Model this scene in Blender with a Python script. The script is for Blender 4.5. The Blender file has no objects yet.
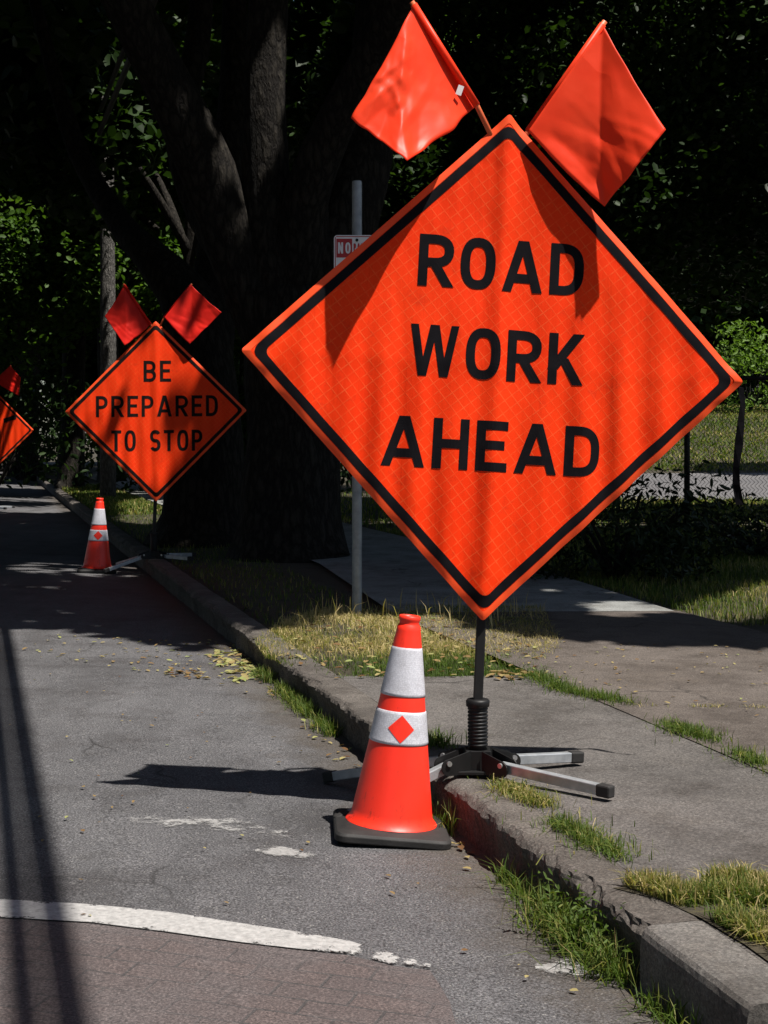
import bpy, bmesh, math, random
import numpy as np
from mathutils import Vector, Matrix, Euler, noise

random.seed(7)
rng = np.random.default_rng(11)
R = math.radians
scene = bpy.context.scene
col = scene.collection

# ------------------------------------------------------------------ measuring helpers
F, CX, HY, CH = 1500.0, 384.0, 440.0, 1.3          # focal length (px), principal column, horizon row, eye height (m)
def G(x, y, z=0.0):
    Y = (CH - z) * F / (y - HY)
    return ((x - CX) * Y / F, Y)
def P(x, y, Y):
    return Vector(((x - CX) * Y / F, Y, CH + (HY - y) * Y / F))
SUNV = Vector((0.37, -0.25, 1.0)).normalized()
SA, SB = 0.37, 0.25
# street frame: u runs along the kerb away from the viewer, v to the right of the kerb face
K0 = Vector((0.245, 4.91)); UD = Vector((-0.2555, 0.9668)); VD = Vector((0.9668, 0.2555))
def UV(u, v):
    p = K0 + UD * u + VD * v
    return (p.x, p.y)
def toUV(x, y):
    d = Vector((x, y)) - K0
    return d.dot(UD), d.dot(VD)

def road_z(v):
    return 0.115 * (1 - math.exp(min(v, 0) / 2.3))            # camber: the road rises from the gutter to its crown
def GR(x, y, lift=0.0):
    """point of the cambered road seen at photo pixel (x, y)"""
    z = 0.0
    for _ in range(12): X, Y = G(x, y, z); z = road_z(toUV(X, Y)[1])
    return (X, Y, z + lift)
# ------------------------------------------------------------------ node helpers
def new_mat(name):
    m = bpy.data.materials.new(name); m.use_nodes = True
    nt = m.node_tree; nt.nodes.clear()
    out = nt.nodes.new('ShaderNodeOutputMaterial')
    b = nt.nodes.new('ShaderNodeBsdfPrincipled')
    nt.links.new(b.outputs[0], out.inputs[0])
    return m, nt, b, out
def nd(nt, typ, **kw):
    n = nt.nodes.new(typ)
    for k, v in kw.items():
        if k.startswith('i_'):
            n.inputs[k[2:].replace('_', ' ')].default_value = v
        else: setattr(n, k, v)
    return n
def coord(nt, scale=(1, 1, 1), rot=(0, 0, 0)):
    t = nd(nt, 'ShaderNodeTexCoord'); mp = nd(nt, 'ShaderNodeMapping')
    mp.inputs['Scale'].default_value = scale; mp.inputs['Rotation'].default_value = rot
    nt.links.new(t.outputs['Object'], mp.inputs[0]); return mp.outputs[0]
def noise_t(nt, vec, scale, detail=4, rough=0.55):
    n = nd(nt, 'ShaderNodeTexNoise'); n.inputs['Scale'].default_value = scale
    n.inputs['Detail'].default_value = detail; n.inputs['Roughness'].default_value = rough
    nt.links.new(vec, n.inputs['Vector']); return n.outputs['Fac']
def ramp(nt, fac, stops):
    r = nd(nt, 'ShaderNodeValToRGB'); e = r.color_ramp.elements
    while len(e) < len(stops): e.new(0.5)
    for el, (p, c) in zip(e, stops):
        el.position = p; el.color = (*c, 1) if len(c) == 3 else c
    nt.links.new(fac, r.inputs[0]); return r.outputs[0]
def mix(nt, a, b, fac, mode='MIX'):
    n = nd(nt, 'ShaderNodeMix', data_type='RGBA', blend_type=mode)
    for s, v in ((n.inputs[6], a), (n.inputs[7], b), (n.inputs[0], fac)):
        if hasattr(v, 'links'): nt.links.new(v, s)
        else: s.default_value = (*v, 1) if isinstance(v, tuple) and len(v) == 3 else v
    return n.outputs[2]
def math_n(nt, op, a, b=0.0, clamp=False):
    n = nd(nt, 'ShaderNodeMath', operation=op, use_clamp=clamp)
    for s, v in ((n.inputs[0], a), (n.inputs[1], b)):
        if hasattr(v, 'links'): nt.links.new(v, s)
        else: s.default_value = v
    return n.outputs[0]
def bump(nt, bsdf, h, strength=0.3, dist=0.01):
    n = nd(nt, 'ShaderNodeBump'); n.inputs['Strength'].default_value = strength; n.inputs['Distance'].default_value = dist
    nt.links.new(h, n.inputs['Height']); nt.links.new(n.outputs[0], bsdf.inputs['Normal'])
def L(nt, a, b): nt.links.new(a, b)

# ------------------------------------------------------------------ materials
def mat_noise(name, c1, c2, scale=8, rough=0.7, metal=0.0, spec=0.5, bscale=None, bstr=0.2, bdist=0.005, detail=5):
    m, nt, b, o = new_mat(name); v = coord(nt)
    f = noise_t(nt, v, scale, detail)
    L(nt, ramp(nt, f, [(0.3, c1), (0.7, c2)]), b.inputs['Base Color'])
    b.inputs['Roughness'].default_value = rough; b.inputs['Metallic'].default_value = metal
    b.inputs['Specular IOR Level'].default_value = spec
    if bscale: bump(nt, b, noise_t(nt, v, bscale, 6), bstr, bdist)
    return m

def mat_asphalt():
    m, nt, b, o = new_mat('asphalt'); v = coord(nt)
    big = noise_t(nt, v, 0.55, 5, 0.6)
    c = ramp(nt, big, [(0.3, (0.062, 0.061, 0.0645)), (0.7, (0.093, 0.0915, 0.096))])
    # wheel-worn streaks along the street
    vs = coord(nt, (3.0, 0.25, 1), (0, 0, -0.258))
    st = noise_t(nt, vs, 1.3, 4)
    c = mix(nt, c, ramp(nt, st, [(0.35, (0.6, 0.6, 0.6)), (0.7, (1.2, 1.2, 1.2))]), 0.5, 'MULTIPLY')
    # aggregate
    ag = noise_t(nt, v, 150, 5, 0.8)
    c = mix(nt, c, ramp(nt, ag, [(0.36, (0.12, 0.12, 0.12)), (0.5, (0.95, 0.95, 0.95)), (0.63, (2.4, 2.38, 2.35))]), 1.0, 'MULTIPLY')
    vo = nd(nt, 'ShaderNodeTexVoronoi'); vo.inputs['Scale'].default_value = 95; L(nt, v, vo.inputs['Vector'])
    sp = ramp(nt, vo.outputs['Distance'], [(0.16, (1, 1, 1)), (0.28, (0, 0, 0))])
    spn = math_n(nt, 'MULTIPLY', sp, ramp(nt, noise_t(nt, v, 31, 2), [(0.47, (0, 0, 0)), (0.60, (0.8, 0.8, 0.8))]))
    c = mix(nt, c, (0.26, 0.25, 0.235), spn)
    stn = ramp(nt, noise_t(nt, v, 1.7, 7, 0.72), [(0.36, (0.62, 0.60, 0.59)), (0.50, (1, 1, 1)), (0.66, (1.18, 1.17, 1.16))])
    c = mix(nt, c, stn, 0.8, 'MULTIPLY')
    oil = ramp(nt, noise_t(nt, v, 4.3, 5, 0.6), [(0.62, (0, 0, 0)), (0.74, (0.55, 0.55, 0.55))])
    c = mix(nt, c, (0.028, 0.026, 0.025), oil)
    # fine cracks
    nv = nd(nt, 'ShaderNodeTexNoise'); nv.inputs['Scale'].default_value = 2.2; L(nt, v, nv.inputs['Vector'])
    wv = mix(nt, v, nv.outputs['Color'], 0.25)
    cr = nd(nt, 'ShaderNodeTexVoronoi', feature='DISTANCE_TO_EDGE'); cr.inputs['Scale'].default_value = 1.1; L(nt, wv, cr.inputs['Vector'])
    ck = ramp(nt, cr.outputs['Distance'], [(0.0, (1, 1, 1)), (0.006, (0, 0, 0))])
    ckm = math_n(nt, 'MULTIPLY', ck, ramp(nt, noise_t(nt, v, 0.9, 2), [(0.5, (0, 0, 0)), (0.6, (0.75, 0.75, 0.75))]))
    c = mix(nt, c, (0.012, 0.011, 0.011), ckm)
    # brown grit gathered in the gutter along the kerb: distance from the kerb line
    g = nd(nt, 'ShaderNodeNewGeometry'); sep = nd(nt, 'ShaderNodeVectorMath', operation='DOT_PRODUCT')
    L(nt, g.outputs['Position'], sep.inputs[0]); sep.inputs[1].default_value = (VD.x, VD.y, 0)
    dv = math_n(nt, 'SUBTRACT', sep.outputs['Value'], K0.x * VD.x + K0.y * VD.y)
    dn = math_n(nt, 'ADD', dv, math_n(nt, 'MULTIPLY', math_n(nt, 'SUBTRACT', noise_t(nt, v, 5, 5, 0.65), 0.5), 0.55))
    gm = nd(nt, 'ShaderNodeMapRange'); gm.inputs[1].default_value = -0.33; gm.inputs[2].default_value = -0.02
    gm.inputs[3].default_value = 0.0; gm.inputs[4].default_value = 0.7; L(nt, dn, gm.inputs[0])
    grit = ramp(nt, noise_t(nt, v, 130, 3, 0.7), [(0.35, (0.022, 0.017, 0.012)), (0.65, (0.095, 0.074, 0.052))])
    c = mix(nt, c, grit, gm.outputs[0])
    L(nt, c, b.inputs['Base Color']); b.inputs['Roughness'].default_value = 0.82; b.inputs['Specular IOR Level'].default_value = 0.35
    h = math_n(nt, 'ADD', ag, math_n(nt, 'MULTIPLY', vo.outputs['Distance'], 0.8))
    bump(nt, b, h, 0.55, 0.006)
    return m

def mat_concrete(name, dark, light, seed=0.0, brown=(0.07, 0.055, 0.04), agg=1.0):
    m, nt, b, o = new_mat(name); v = coord(nt)
    big = noise_t(nt, v, 1.4 + seed, 6, 0.62)
    c = ramp(nt, big, [(0.28, dark), (0.72, light)])
    c = mix(nt, c, brown, math_n(nt, 'MULTIPLY', ramp(nt, noise_t(nt, v, 3.1, 5, 0.7), [(0.5, (0, 0, 0)), (0.72, (1, 1, 1))]), 0.55))
    ag = noise_t(nt, v, 120, 6, 0.82)
    c = mix(nt, c, ramp(nt, ag, [(0.32, (0.18, 0.17, 0.17)), (0.5, (1, 1, 1)), (0.66, (2.1, 2.08, 2.04))]), 0.9 * agg, 'MULTIPLY')
    vo = nd(nt, 'ShaderNodeTexVoronoi'); vo.inputs['Scale'].default_value = 60; L(nt, v, vo.inputs['Vector'])
    sp = math_n(nt, 'MULTIPLY', ramp(nt, vo.outputs['Distance'], [(0.1, (1, 1, 1)), (0.22, (0, 0, 0))]),
                ramp(nt, noise_t(nt, v, 23, 2), [(0.52, (0, 0, 0)), (0.63, (0.7, 0.7, 0.7))]))
    c = mix(nt, c, (0.27, 0.255, 0.235), sp)
    stn = ramp(nt, noise_t(nt, v, 2.6, 8, 0.75), [(0.36, (0.55, 0.53, 0.51)), (0.50, (1, 1, 1)), (0.66, (1.22, 1.21, 1.19))])
    c = mix(nt, c, stn, 0.8, 'MULTIPLY')
    nv = nd(nt, 'ShaderNodeTexNoise'); nv.inputs['Scale'].default_value = 3.0; L(nt, v, nv.inputs['Vector'])
    cr = nd(nt, 'ShaderNodeTexVoronoi', feature='DISTANCE_TO_EDGE'); cr.inputs['Scale'].default_value = 0.8; L(nt, mix(nt, v, nv.outputs['Color'], 0.3), cr.inputs['Vector'])
    ckm = math_n(nt, 'MULTIPLY', ramp(nt, cr.outputs['Distance'], [(0.0, (1, 1, 1)), (0.005, (0, 0, 0))]), ramp(nt, noise_t(nt, v, 1.3, 2), [(0.46, (0, 0, 0)), (0.56, (0.8, 0.8, 0.8))]))
    c = mix(nt, c, (0.015, 0.013, 0.011), ckm)
    L(nt, c, b.inputs['Base Color']); b.inputs['Roughness'].default_value = 0.88; b.inputs['Specular IOR Level'].default_value = 0.3
    h = math_n(nt, 'ADD', ag, math_n(nt, 'MULTIPLY', noise_t(nt, v, 22, 5), 1.6))
    bump(nt, b, h, 0.6, 0.007)
    return m

def mat_brick():
    m, nt, b, o = new_mat('brick_pavers'); v = coord(nt, (1, 1, 1), (0, 0, 0.28))
    nv = nd(nt, 'ShaderNodeTexNoise'); nv.inputs['Scale'].default_value = 9; L(nt, v, nv.inputs['Vector'])
    wv = mix(nt, v, nv.outputs['Color'], 0.012)
    br = nd(nt, 'ShaderNodeTexBrick'); L(nt, wv, br.inputs['Vector'])
    br.inputs['Scale'].default_value = 1.0; br.inputs['Brick Width'].default_value = 0.18; br.inputs['Row Height'].default_value = 0.088
    br.inputs['Mortar Size'].default_value = 0.0045; br.inputs['Mortar Smooth'].default_value = 0.4
    br.inputs['Color1'].default_value = (0.068, 0.054, 0.053, 1); br.inputs['Color2'].default_value = (0.080, 0.060, 0.057, 1)
    br.inputs['Mortar'].default_value = (0.044, 0.040, 0.040, 1)
    p = coord(nt)
    c = mix(nt, br.outputs['Color'], (0.078, 0.066, 0.066), ramp(nt, noise_t(nt, p, 2.5, 5, 0.7), [(0.38, (0, 0, 0)), (0.60, (0.85, 0.85, 0.85))]))
    ag = noise_t(nt, p, 150, 5, 0.8)
    c = mix(nt, c, ramp(nt, ag, [(0.32, (0.15, 0.15, 0.15)), (0.5, (0.95, 0.95, 0.95)), (0.66, (2.3, 2.28, 2.22))]), 0.95, 'MULTIPLY')
    L(nt, c, b.inputs['Base Color']); b.inputs['Roughness'].default_value = 0.85
    bump(nt, b, math_n(nt, 'SUBTRACT', ag, math_n(nt, 'MULTIPLY', br.outputs['Fac'], 0.8)), 0.5, 0.006)
    return m

def mat_paint(name, thr, soft=0.05, amax=1.0):
    m, nt, b, o = new_mat(name); v = coord(nt)
    f = noise_t(nt, v, 14, 8, 0.75)
    f2 = noise_t(nt, v, 150, 4, 0.75)
    at = nd(nt, 'ShaderNodeAttribute', attribute_name='wear')
    tot = math_n(nt, 'ADD', math_n(nt, 'ADD', f, math_n(nt, 'MULTIPLY', f2, 0.35)), at.outputs['Fac'])
    a = ramp(nt, tot, [(0.0, (1, 1, 1)), (thr, (1, 1, 1)), (thr + soft, (0, 0, 0))])
    c = ramp(nt, noise_t(nt, v, 60, 5, 0.7), [(0.3, (0.23, 0.225, 0.22)), (0.7, (0.45, 0.44, 0.43))])
    L(nt, c, b.inputs['Base Color']); L(nt, math_n(nt, 'MULTIPLY', a, amax), b.inputs['Alpha']); b.inputs['Roughness'].default_value = 0.7
    bump(nt, b, f2, 0.4, 0.003)
    return m

def mat_leaf(name, stops, trans=0.35, rough=0.5):
    m, nt, b, o = new_mat(name)
    at = nd(nt, 'ShaderNodeAttribute', attribute_name='tone')
    c = ramp(nt, at.outputs['Fac'], stops)
    L(nt, c, b.inputs['Base Color']); b.inputs['Roughness'].default_value = rough
    b.inputs['Specular IOR Level'].default_value = 0.15
    tr = nd(nt, 'ShaderNodeBsdfTranslucent'); L(nt, mix(nt, c, (1.3, 1.5, 0.5), 1.0, 'MULTIPLY'), tr.inputs[0])
    ms = nd(nt, 'ShaderNodeMixShader'); ms.inputs[0].default_value = trans
    L(nt, b.outputs[0], ms.inputs[1]); L(nt, tr.outputs[0], ms.inputs[2]); L(nt, ms.outputs[0], o.inputs[0])
    return m

def mat_bark(name, dark, light, sc=1.0):
    m, nt, b, o = new_mat(name); v = coord(nt, (12 * sc, 12 * sc, 4.0 * sc))
    vo = nd(nt, 'ShaderNodeTexVoronoi', feature='DISTANCE_TO_EDGE'); vo.inputs['Scale'].default_value = 2.0
    nv = nd(nt, 'ShaderNodeTexNoise'); nv.inputs['Scale'].default_value = 2.0; L(nt, v, nv.inputs['Vector'])
    L(nt, mix(nt, v, nv.outputs['Color'], 0.5), vo.inputs['Vector'])
    f = math_n(nt, 'ADD', math_n(nt, 'MULTIPLY', vo.outputs['Distance'], 1.6), math_n(nt, 'MULTIPLY', noise_t(nt, v, 6, 6, 0.7), 0.5))
    L(nt, ramp(nt, f, [(0.2, dark), (0.75, light)]), b.inputs['Base Color']); b.inputs['Roughness'].default_value = 0.9
    b.inputs['Specular IOR Level'].default_value = 0.2
    bump(nt, b, f, 0.9, 0.03)
    return m

def mat_sign_sheet():
    m, nt, b, o = new_mat('fluorescent_sign_sheet')
    at = nd(nt, 'ShaderNodeAttribute', attribute_name='plane_pos')       # metres on the sign's own plane
    sx = nd(nt, 'ShaderNodeSeparateXYZ'); L(nt, at.outputs['Vector'], sx.inputs[0])
    def lines(ax, bx):
        d = math_n(nt, 'ADD', math_n(nt, 'MULTIPLY', sx.outputs[0], ax), math_n(nt, 'MULTIPLY', sx.outputs[1], bx))
        t = math_n(nt, 'ABSOLUTE', math_n(nt, 'SUBTRACT', math_n(nt, 'FRACT', math_n(nt, 'MULTIPLY', d, 1 / 0.0325)), 0.5))
        return ramp(nt, t, [(0.0, (1, 1, 1)), (0.035, (1, 1, 1)), (0.075, (0, 0, 0))])
    ln = math_n(nt, 'MAXIMUM', lines(0.766, 0.643), lines(-0.643, 0.766))
    n1 = noise_t(nt, at.outputs['Vector'], 3.0, 4); n2 = noise_t(nt, at.outputs['Vector'], 22, 7, 0.8)
    c = ramp(nt, n1, [(0.3, (0.92, 0.037, 0.003)), (0.7, (1.0, 0.051, 0.005))])
    c = mix(nt, c, (1.0, 0.17, 0.045), math_n(nt, 'MULTIPLY', ln, math_n(nt, 'MULTIPLY', ramp(nt, n2, [(0.40, (0.1, 0.1, 0.1)), (0.62, (1, 1, 1))]), 0.46)))
    # road grime smudges
    c = mix(nt, c, (0.30, 0.022, 0.010), math_n(nt, 'MULTIPLY', ramp(nt, noise_t(nt, at.outputs['Vector'], 8, 7, 0.75), [(0.56, (0, 0, 0)), (0.74, (1, 1, 1))]), 0.42))
    L(nt, c, b.inputs['Base Color']); b.inputs['Roughness'].default_value = 0.55; b.inputs['Specular IOR Level'].default_value = 0.12
    mp = nd(nt, 'ShaderNodeMapping'); mp.inputs['Scale'].default_value = (1.0, 0.16, 1.0); L(nt, at.outputs['Vector'], mp.inputs[0])
    def crease(sc): return math_n(nt, 'SUBTRACT', 1.0, math_n(nt, 'MULTIPLY', math_n(nt, 'ABSOLUTE', math_n(nt, 'SUBTRACT', noise_t(nt, mp.outputs[0], sc, 4, 0.55), 0.5)), 6.0), True)
    h = math_n(nt, 'ADD', math_n(nt, 'ADD', math_n(nt, 'MULTIPLY', ln, 0.08), math_n(nt, 'MULTIPLY', n2, 0.15)), math_n(nt, 'ADD', math_n(nt, 'MULTIPLY', crease(7.0), 0.9), math_n(nt, 'MULTIPLY', crease(15.0), 0.15)))
    bump(nt, b, h, 0.22, 0.007)
    tr = nd(nt, 'ShaderNodeBsdfTranslucent'); tr.inputs[0].default_value = (0.95, 0.05, 0.01, 1)
    ms = nd(nt, 'ShaderNodeMixShader'); ms.inputs[0].default_value = 0.06
    L(nt, b.outputs[0], ms.inputs[1]); L(nt, tr.outputs[0], ms.inputs[2]); L(nt, ms.outputs[0], o.inputs[0])
    return m

def mat_fabric(name, c1, c2, trans, rough=0.4, spec=0.4, wr=0.25):
    m, nt, b, o = new_mat(name); v = coord(nt)
    c = ramp(nt, noise_t(nt, v, 5, 4), [(0.3, c1), (0.7, c2)])
    L(nt, c, b.inputs['Base Color']); b.inputs['Roughness'].default_value = rough; b.inputs['Specular IOR Level'].default_value = spec
    def crease(sc):
        return math_n(nt, 'SUBTRACT', 1.0, math_n(nt, 'MULTIPLY', math_n(nt, 'ABSOLUTE', math_n(nt, 'SUBTRACT', noise_t(nt, v, sc, 3, 0.5), 0.5)), 5.0), True)
    h = math_n(nt, 'ADD', math_n(nt, 'MULTIPLY', crease(2.2), 1.0), math_n(nt, 'MULTIPLY', crease(6.0), 0.10))
    bump(nt, b, h, wr, 0.012)
    if trans > 0:
        tr = nd(nt, 'ShaderNodeBsdfTranslucent'); L(nt, c, tr.inputs[0])
        ms = nd(nt, 'ShaderNodeMixShader'); ms.inputs[0].default_value = trans
        L(nt, b.outputs[0], ms.inputs[1]); L(nt, tr.outputs[0], ms.inputs[2]); L(nt, ms.outputs[0], o.inputs[0])
    return m

def mat_cone():
    m, nt, b, o = new_mat('cone_plastic'); v = coord(nt)
    c = ramp(nt, noise_t(nt, v, 4, 4), [(0.3, (0.92, 0.030, 0.012)), (0.7, (1.0, 0.042, 0.017))])
    vs = coord(nt, (1, 1, 0.35))
    sc = ramp(nt, noise_t(nt, vs, 30, 8, 0.8), [(0.545, (0, 0, 0)), (0.65, (1, 1, 1))])
    g = nd(nt, 'ShaderNodeSeparateXYZ'); L(nt, v, g.inputs[0])
    low = nd(nt, 'ShaderNodeMapRange'); low.inputs[1].default_value = 0.03; low.inputs[2].default_value = 0.16
    low.inputs[3].default_value = 0.9; low.inputs[4].default_value = 0.22; L(nt, g.outputs[2], low.inputs[0])
    c = mix(nt, c, (0.10, 0.02, 0.012), math_n(nt, 'MULTIPLY', sc, low.outputs[0]))
    L(nt, c, b.inputs['Base Color']); b.inputs['Roughness'].default_value = 0.42
    bump(nt, b, noise_t(nt, v, 60, 5), 0.08, 0.003)
    return m

def mat_collar():
    m, nt, b, o = new_mat('reflective_collar'); v = coord(nt)
    at = nd(nt, 'ShaderNodeAttribute', attribute_name='plane_pos')
    vo = nd(nt, 'ShaderNodeTexVoronoi'); vo.inputs['Scale'].default_value = 170; vo.inputs['Randomness'].default_value = 0.5; L(nt, at.outputs['Vector'], vo.inputs['Vector'])
    c = ramp(nt, vo.outputs['Distance'], [(0.25, (0.64, 0.64, 0.69)), (0.60, (0.50, 0.50, 0.55))])
    dirt = ramp(nt, noise_t(nt, v, 16, 7, 0.8), [(0.46, (1, 1, 1)), (0.70, (0.45, 0.42, 0.40))])
    c = mix(nt, c, dirt, 0.5, 'MULTIPLY')
    L(nt, c, b.inputs['Base Color']); b.inputs['Roughness'].default_value = 0.4
    return m

M = {}
M['asphalt'] = mat_asphalt()
M['strip'] = mat_concrete('strip_paving', (0.070, 0.064, 0.060), (0.112, 0.103, 0.098), 0.1, (0.062, 0.053, 0.046))
M['walk'] = mat_concrete('sidewalk_paving', (0.070, 0.058, 0.050), (0.108, 0.092, 0.082), 0.4, (0.075, 0.060, 0.048))
M['path'] = mat_concrete('path_concrete', (0.17, 0.175, 0.17), (0.24, 0.245, 0.24), 0.2, (0.10, 0.095, 0.08))
M['kerb'] = mat_concrete('old_kerb_stone', (0.055, 0.048, 0.043), (0.120, 0.107, 0.096), 0.9, (0.040, 0.033, 0.027))
M['kerb_new'] = mat_concrete('kerb_end_stone', (0.092, 0.085, 0.079), (0.155, 0.146, 0.137), 0.5, (0.11, 0.095, 0.08), 0.8)
M['brick'] = mat_brick()
M['paint'] = mat_paint('worn_white_paint', 0.685, 0.06, 0.92)
M['paint_old'] = mat_paint('nearly_gone_white_paint', 0.635, 0.12, 0.72)
M['soil'] = mat_noise('lawn_soil', (0.022, 0.019, 0.011), (0.050, 0.040, 0.022), 6, 0.95, bscale=40, bstr=0.6, bdist=0.03)
M['far_road'] = mat_noise('far_asphalt', (0.085, 0.082, 0.085), (0.115, 0.11, 0.11), 1.2, 0.85)
M['sheet'] = mat_sign_sheet()
M['hem'] = mat_fabric('sign_hem', (0.9, 0.075, 0.015), (1.0, 0.10, 0.02), 0.05, 0.5, 0.3, 0.1)
M['ink'] = mat_noise('sign_ink', (0.004, 0.0035, 0.005), (0.008, 0.007, 0.009), 20, 0.75, spec=0.08)
M['ink_far'] = mat_noise('sign_ink_worn', (0.006, 0.004, 0.004), (0.016, 0.010, 0.008), 20, 0.75, spec=0.1)
M['flag'] = mat_fabric('flag_vinyl', (0.96, 0.055, 0.014), (1.0, 0.080, 0.024), 0.32, 0.42, 0.25, 0.30)
M['flag_dark'] = mat_fabric('flag_mesh', (0.85, 0.020, 0.012), (0.95, 0.028, 0.016), 0.25, 0.5, 0.25, 0.25)
M['dowel'] = mat_noise('flag_dowel', (0.55, 0.10, 0.03), (0.70, 0.16, 0.05), 14, 0.5)
M['blackmetal'] = mat_noise('black_powder_coat', (0.005, 0.005, 0.0055), (0.012, 0.0115, 0.0115), 12, 0.5, 0.0, 0.3)
M['rubber'] = mat_noise('black_rubber', (0.005, 0.005, 0.005), (0.022, 0.020, 0.019), 9, 0.7, bscale=90, bstr=0.2)
M['galv'] = mat_noise('galvanised_steel', (0.34, 0.36, 0.38), (0.52, 0.54, 0.56), 26, 0.42, 0.55, bscale=60, bstr=0.1)
M['galv_pole'] = mat_noise('weathered_galvanised_pole', (0.20, 0.22, 0.24), (0.33, 0.35, 0.37), 16, 0.5, 0.5)
M['steel'] = mat_noise('bright_bolt_steel', (0.4, 0.4, 0.42), (0.6, 0.6, 0.6), 40, 0.35, 0.8)
M['strap'] = mat_noise('black_webbing', (0.003, 0.003, 0.004), (0.006, 0.0055, 0.007), 90, 0.9, spec=0.05)
M['cone'] = mat_cone(); M['collar'] = mat_collar()
M['plate_white'] = mat_noise('sign_plate_white', (0.60, 0.60, 0.62), (0.74, 0.74, 0.75), 9, 0.5)
M['plate_red'] = mat_noise('sign_red_paint', (0.33, 0.015, 0.020), (0.42, 0.022, 0.026), 12, 0.5)
M['tag_white'] = mat_noise('flag_tag', (0.7, 0.7, 0.7), (0.8, 0.8, 0.8), 12, 0.5)
M['wood'] = mat_bark('weathered_pole_wood', (0.06, 0.057, 0.053), (0.15, 0.142, 0.132), 1.6)
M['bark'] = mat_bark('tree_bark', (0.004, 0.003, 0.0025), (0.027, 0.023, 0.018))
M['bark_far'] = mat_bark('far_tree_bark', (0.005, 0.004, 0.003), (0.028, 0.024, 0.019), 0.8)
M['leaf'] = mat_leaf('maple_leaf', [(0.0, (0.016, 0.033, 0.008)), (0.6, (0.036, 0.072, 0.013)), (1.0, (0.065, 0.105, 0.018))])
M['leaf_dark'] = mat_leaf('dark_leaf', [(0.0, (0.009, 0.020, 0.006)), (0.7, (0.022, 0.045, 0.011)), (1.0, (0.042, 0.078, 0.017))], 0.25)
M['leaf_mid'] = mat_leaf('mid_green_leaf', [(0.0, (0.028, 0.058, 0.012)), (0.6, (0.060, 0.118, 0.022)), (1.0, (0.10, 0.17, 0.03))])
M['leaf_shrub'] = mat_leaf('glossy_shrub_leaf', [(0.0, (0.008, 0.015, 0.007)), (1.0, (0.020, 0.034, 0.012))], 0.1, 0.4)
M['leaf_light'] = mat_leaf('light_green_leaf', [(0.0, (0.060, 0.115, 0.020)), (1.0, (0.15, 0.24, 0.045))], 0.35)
M['grass'] = mat_leaf('grass_blade', [(0.0, (0.036, 0.068, 0.012)), (0.45, (0.078, 0.118, 0.022)), (0.62, (0.19, 0.19, 0.05)), (0.8, (0.33, 0.26, 0.115)), (1.0, (0.46, 0.37, 0.19))], 0.3, 0.55)
M['litter'] = mat_leaf('fallen_leaf', [(0.0, (0.11, 0.055, 0.025)), (0.4, (0.21, 0.14, 0.06)), (0.75, (0.30, 0.25, 0.11)), (1.0, (0.22, 0.26, 0.09))], 0.15, 0.6)
M['cable'] = mat_noise('cable_jacket', (0.012, 0.012, 0.012), (0.02, 0.02, 0.02), 5, 0.6)

# ------------------------------------------------------------------ mesh helpers
class MB:
    def __init__(s): s.v = []; s.f = []
    def add(s, vs, fs):
        k = len(s.v); s.v += [tuple(p) for p in vs]; s.f += [tuple(i + k for i in f) for f in fs]; return s
    def box(s, size, mat=Matrix()):
        x, y, z = (d / 2 for d in size)
        vs = [mat @ Vector(p) for p in ((-x,-y,-z),(x,-y,-z),(x,y,-z),(-x,y,-z),(-x,-y,z),(x,-y,z),(x,y,z),(-x,y,z))]
        return s.add(vs, [(0,3,2,1),(4,5,6,7),(0,1,5,4),(1,2,6,5),(2,3,7,6),(3,0,4,7)])
    def bar(s, a, b, w, h=None, up=Vector((0, 0, 1))):
        a, b = Vector(a), Vector(b); d = (b - a); l = d.length; d.normalize()
        x = d.cross(up).normalized(); z = x.cross(d).normalized()
        m = Matrix((x, d, z)).transposed().to_4x4(); m.translation = (a + b) / 2
        return s.box((w, l, h or w), m)
    def tube(s, pts, rad, n=12, cap=True, jitter=None):
        pts = [Vector(p) for p in pts]; rs = rad if hasattr(rad, '__len__') else [rad] * len(pts)
        k = len(s.v); ref = Vector((0.31, 0.87, 0.11)).normalized()
        for i, p in enumerate(pts):
            d = (pts[min(i + 1, len(pts) - 1)] - pts[max(i - 1, 0)]).normalized()
            x = ref.cross(d).normalized() if abs(ref.dot(d)) < 0.98 else Vector((1, 0, 0)).cross(d).normalized()
            y = d.cross(x)
            for j in range(n):
                a = 2 * math.pi * j / n; r = rs[i]
                if jitter: r *= jitter(p, a)
                s.v.append(tuple(p + (x * math.cos(a) + y * math.sin(a)) * r))
        for i in range(len(pts) - 1):
            for j in range(n):
                a, b = k + i * n + j, k + i * n + (j + 1) % n
                s.f.append((a, b, b + n, a + n))
        if cap:
            s.f.append(tuple(k + j for j in reversed(range(n)))); s.f.append(tuple(k + (len(pts) - 1) * n + j for j in range(n)))
        return s
    def lathe(s, prof, n=48, c=(0, 0, 0)):
        k = len(s.v)
        for r, z in prof:
            for j in range(n):
                a = 2 * math.pi * j / n; s.v.append((c[0] + r * math.cos(a), c[1] + r * math.sin(a), c[2] + z))
        for i in range(len(prof) - 1):
            for j in range(n):
                a, b = k + i * n + j, k + i * n + (j + 1) % n
                s.f.append((a, b, b + n, a + n))
        return s
    def build(s, name, mat, parent=None, smooth=False, bevel=0.0):
        me = bpy.data.meshes.new(name); me.from_pydata(s.v, [], s.f); me.update()
        return link(name, me, mat, parent, smooth, bevel)

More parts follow.
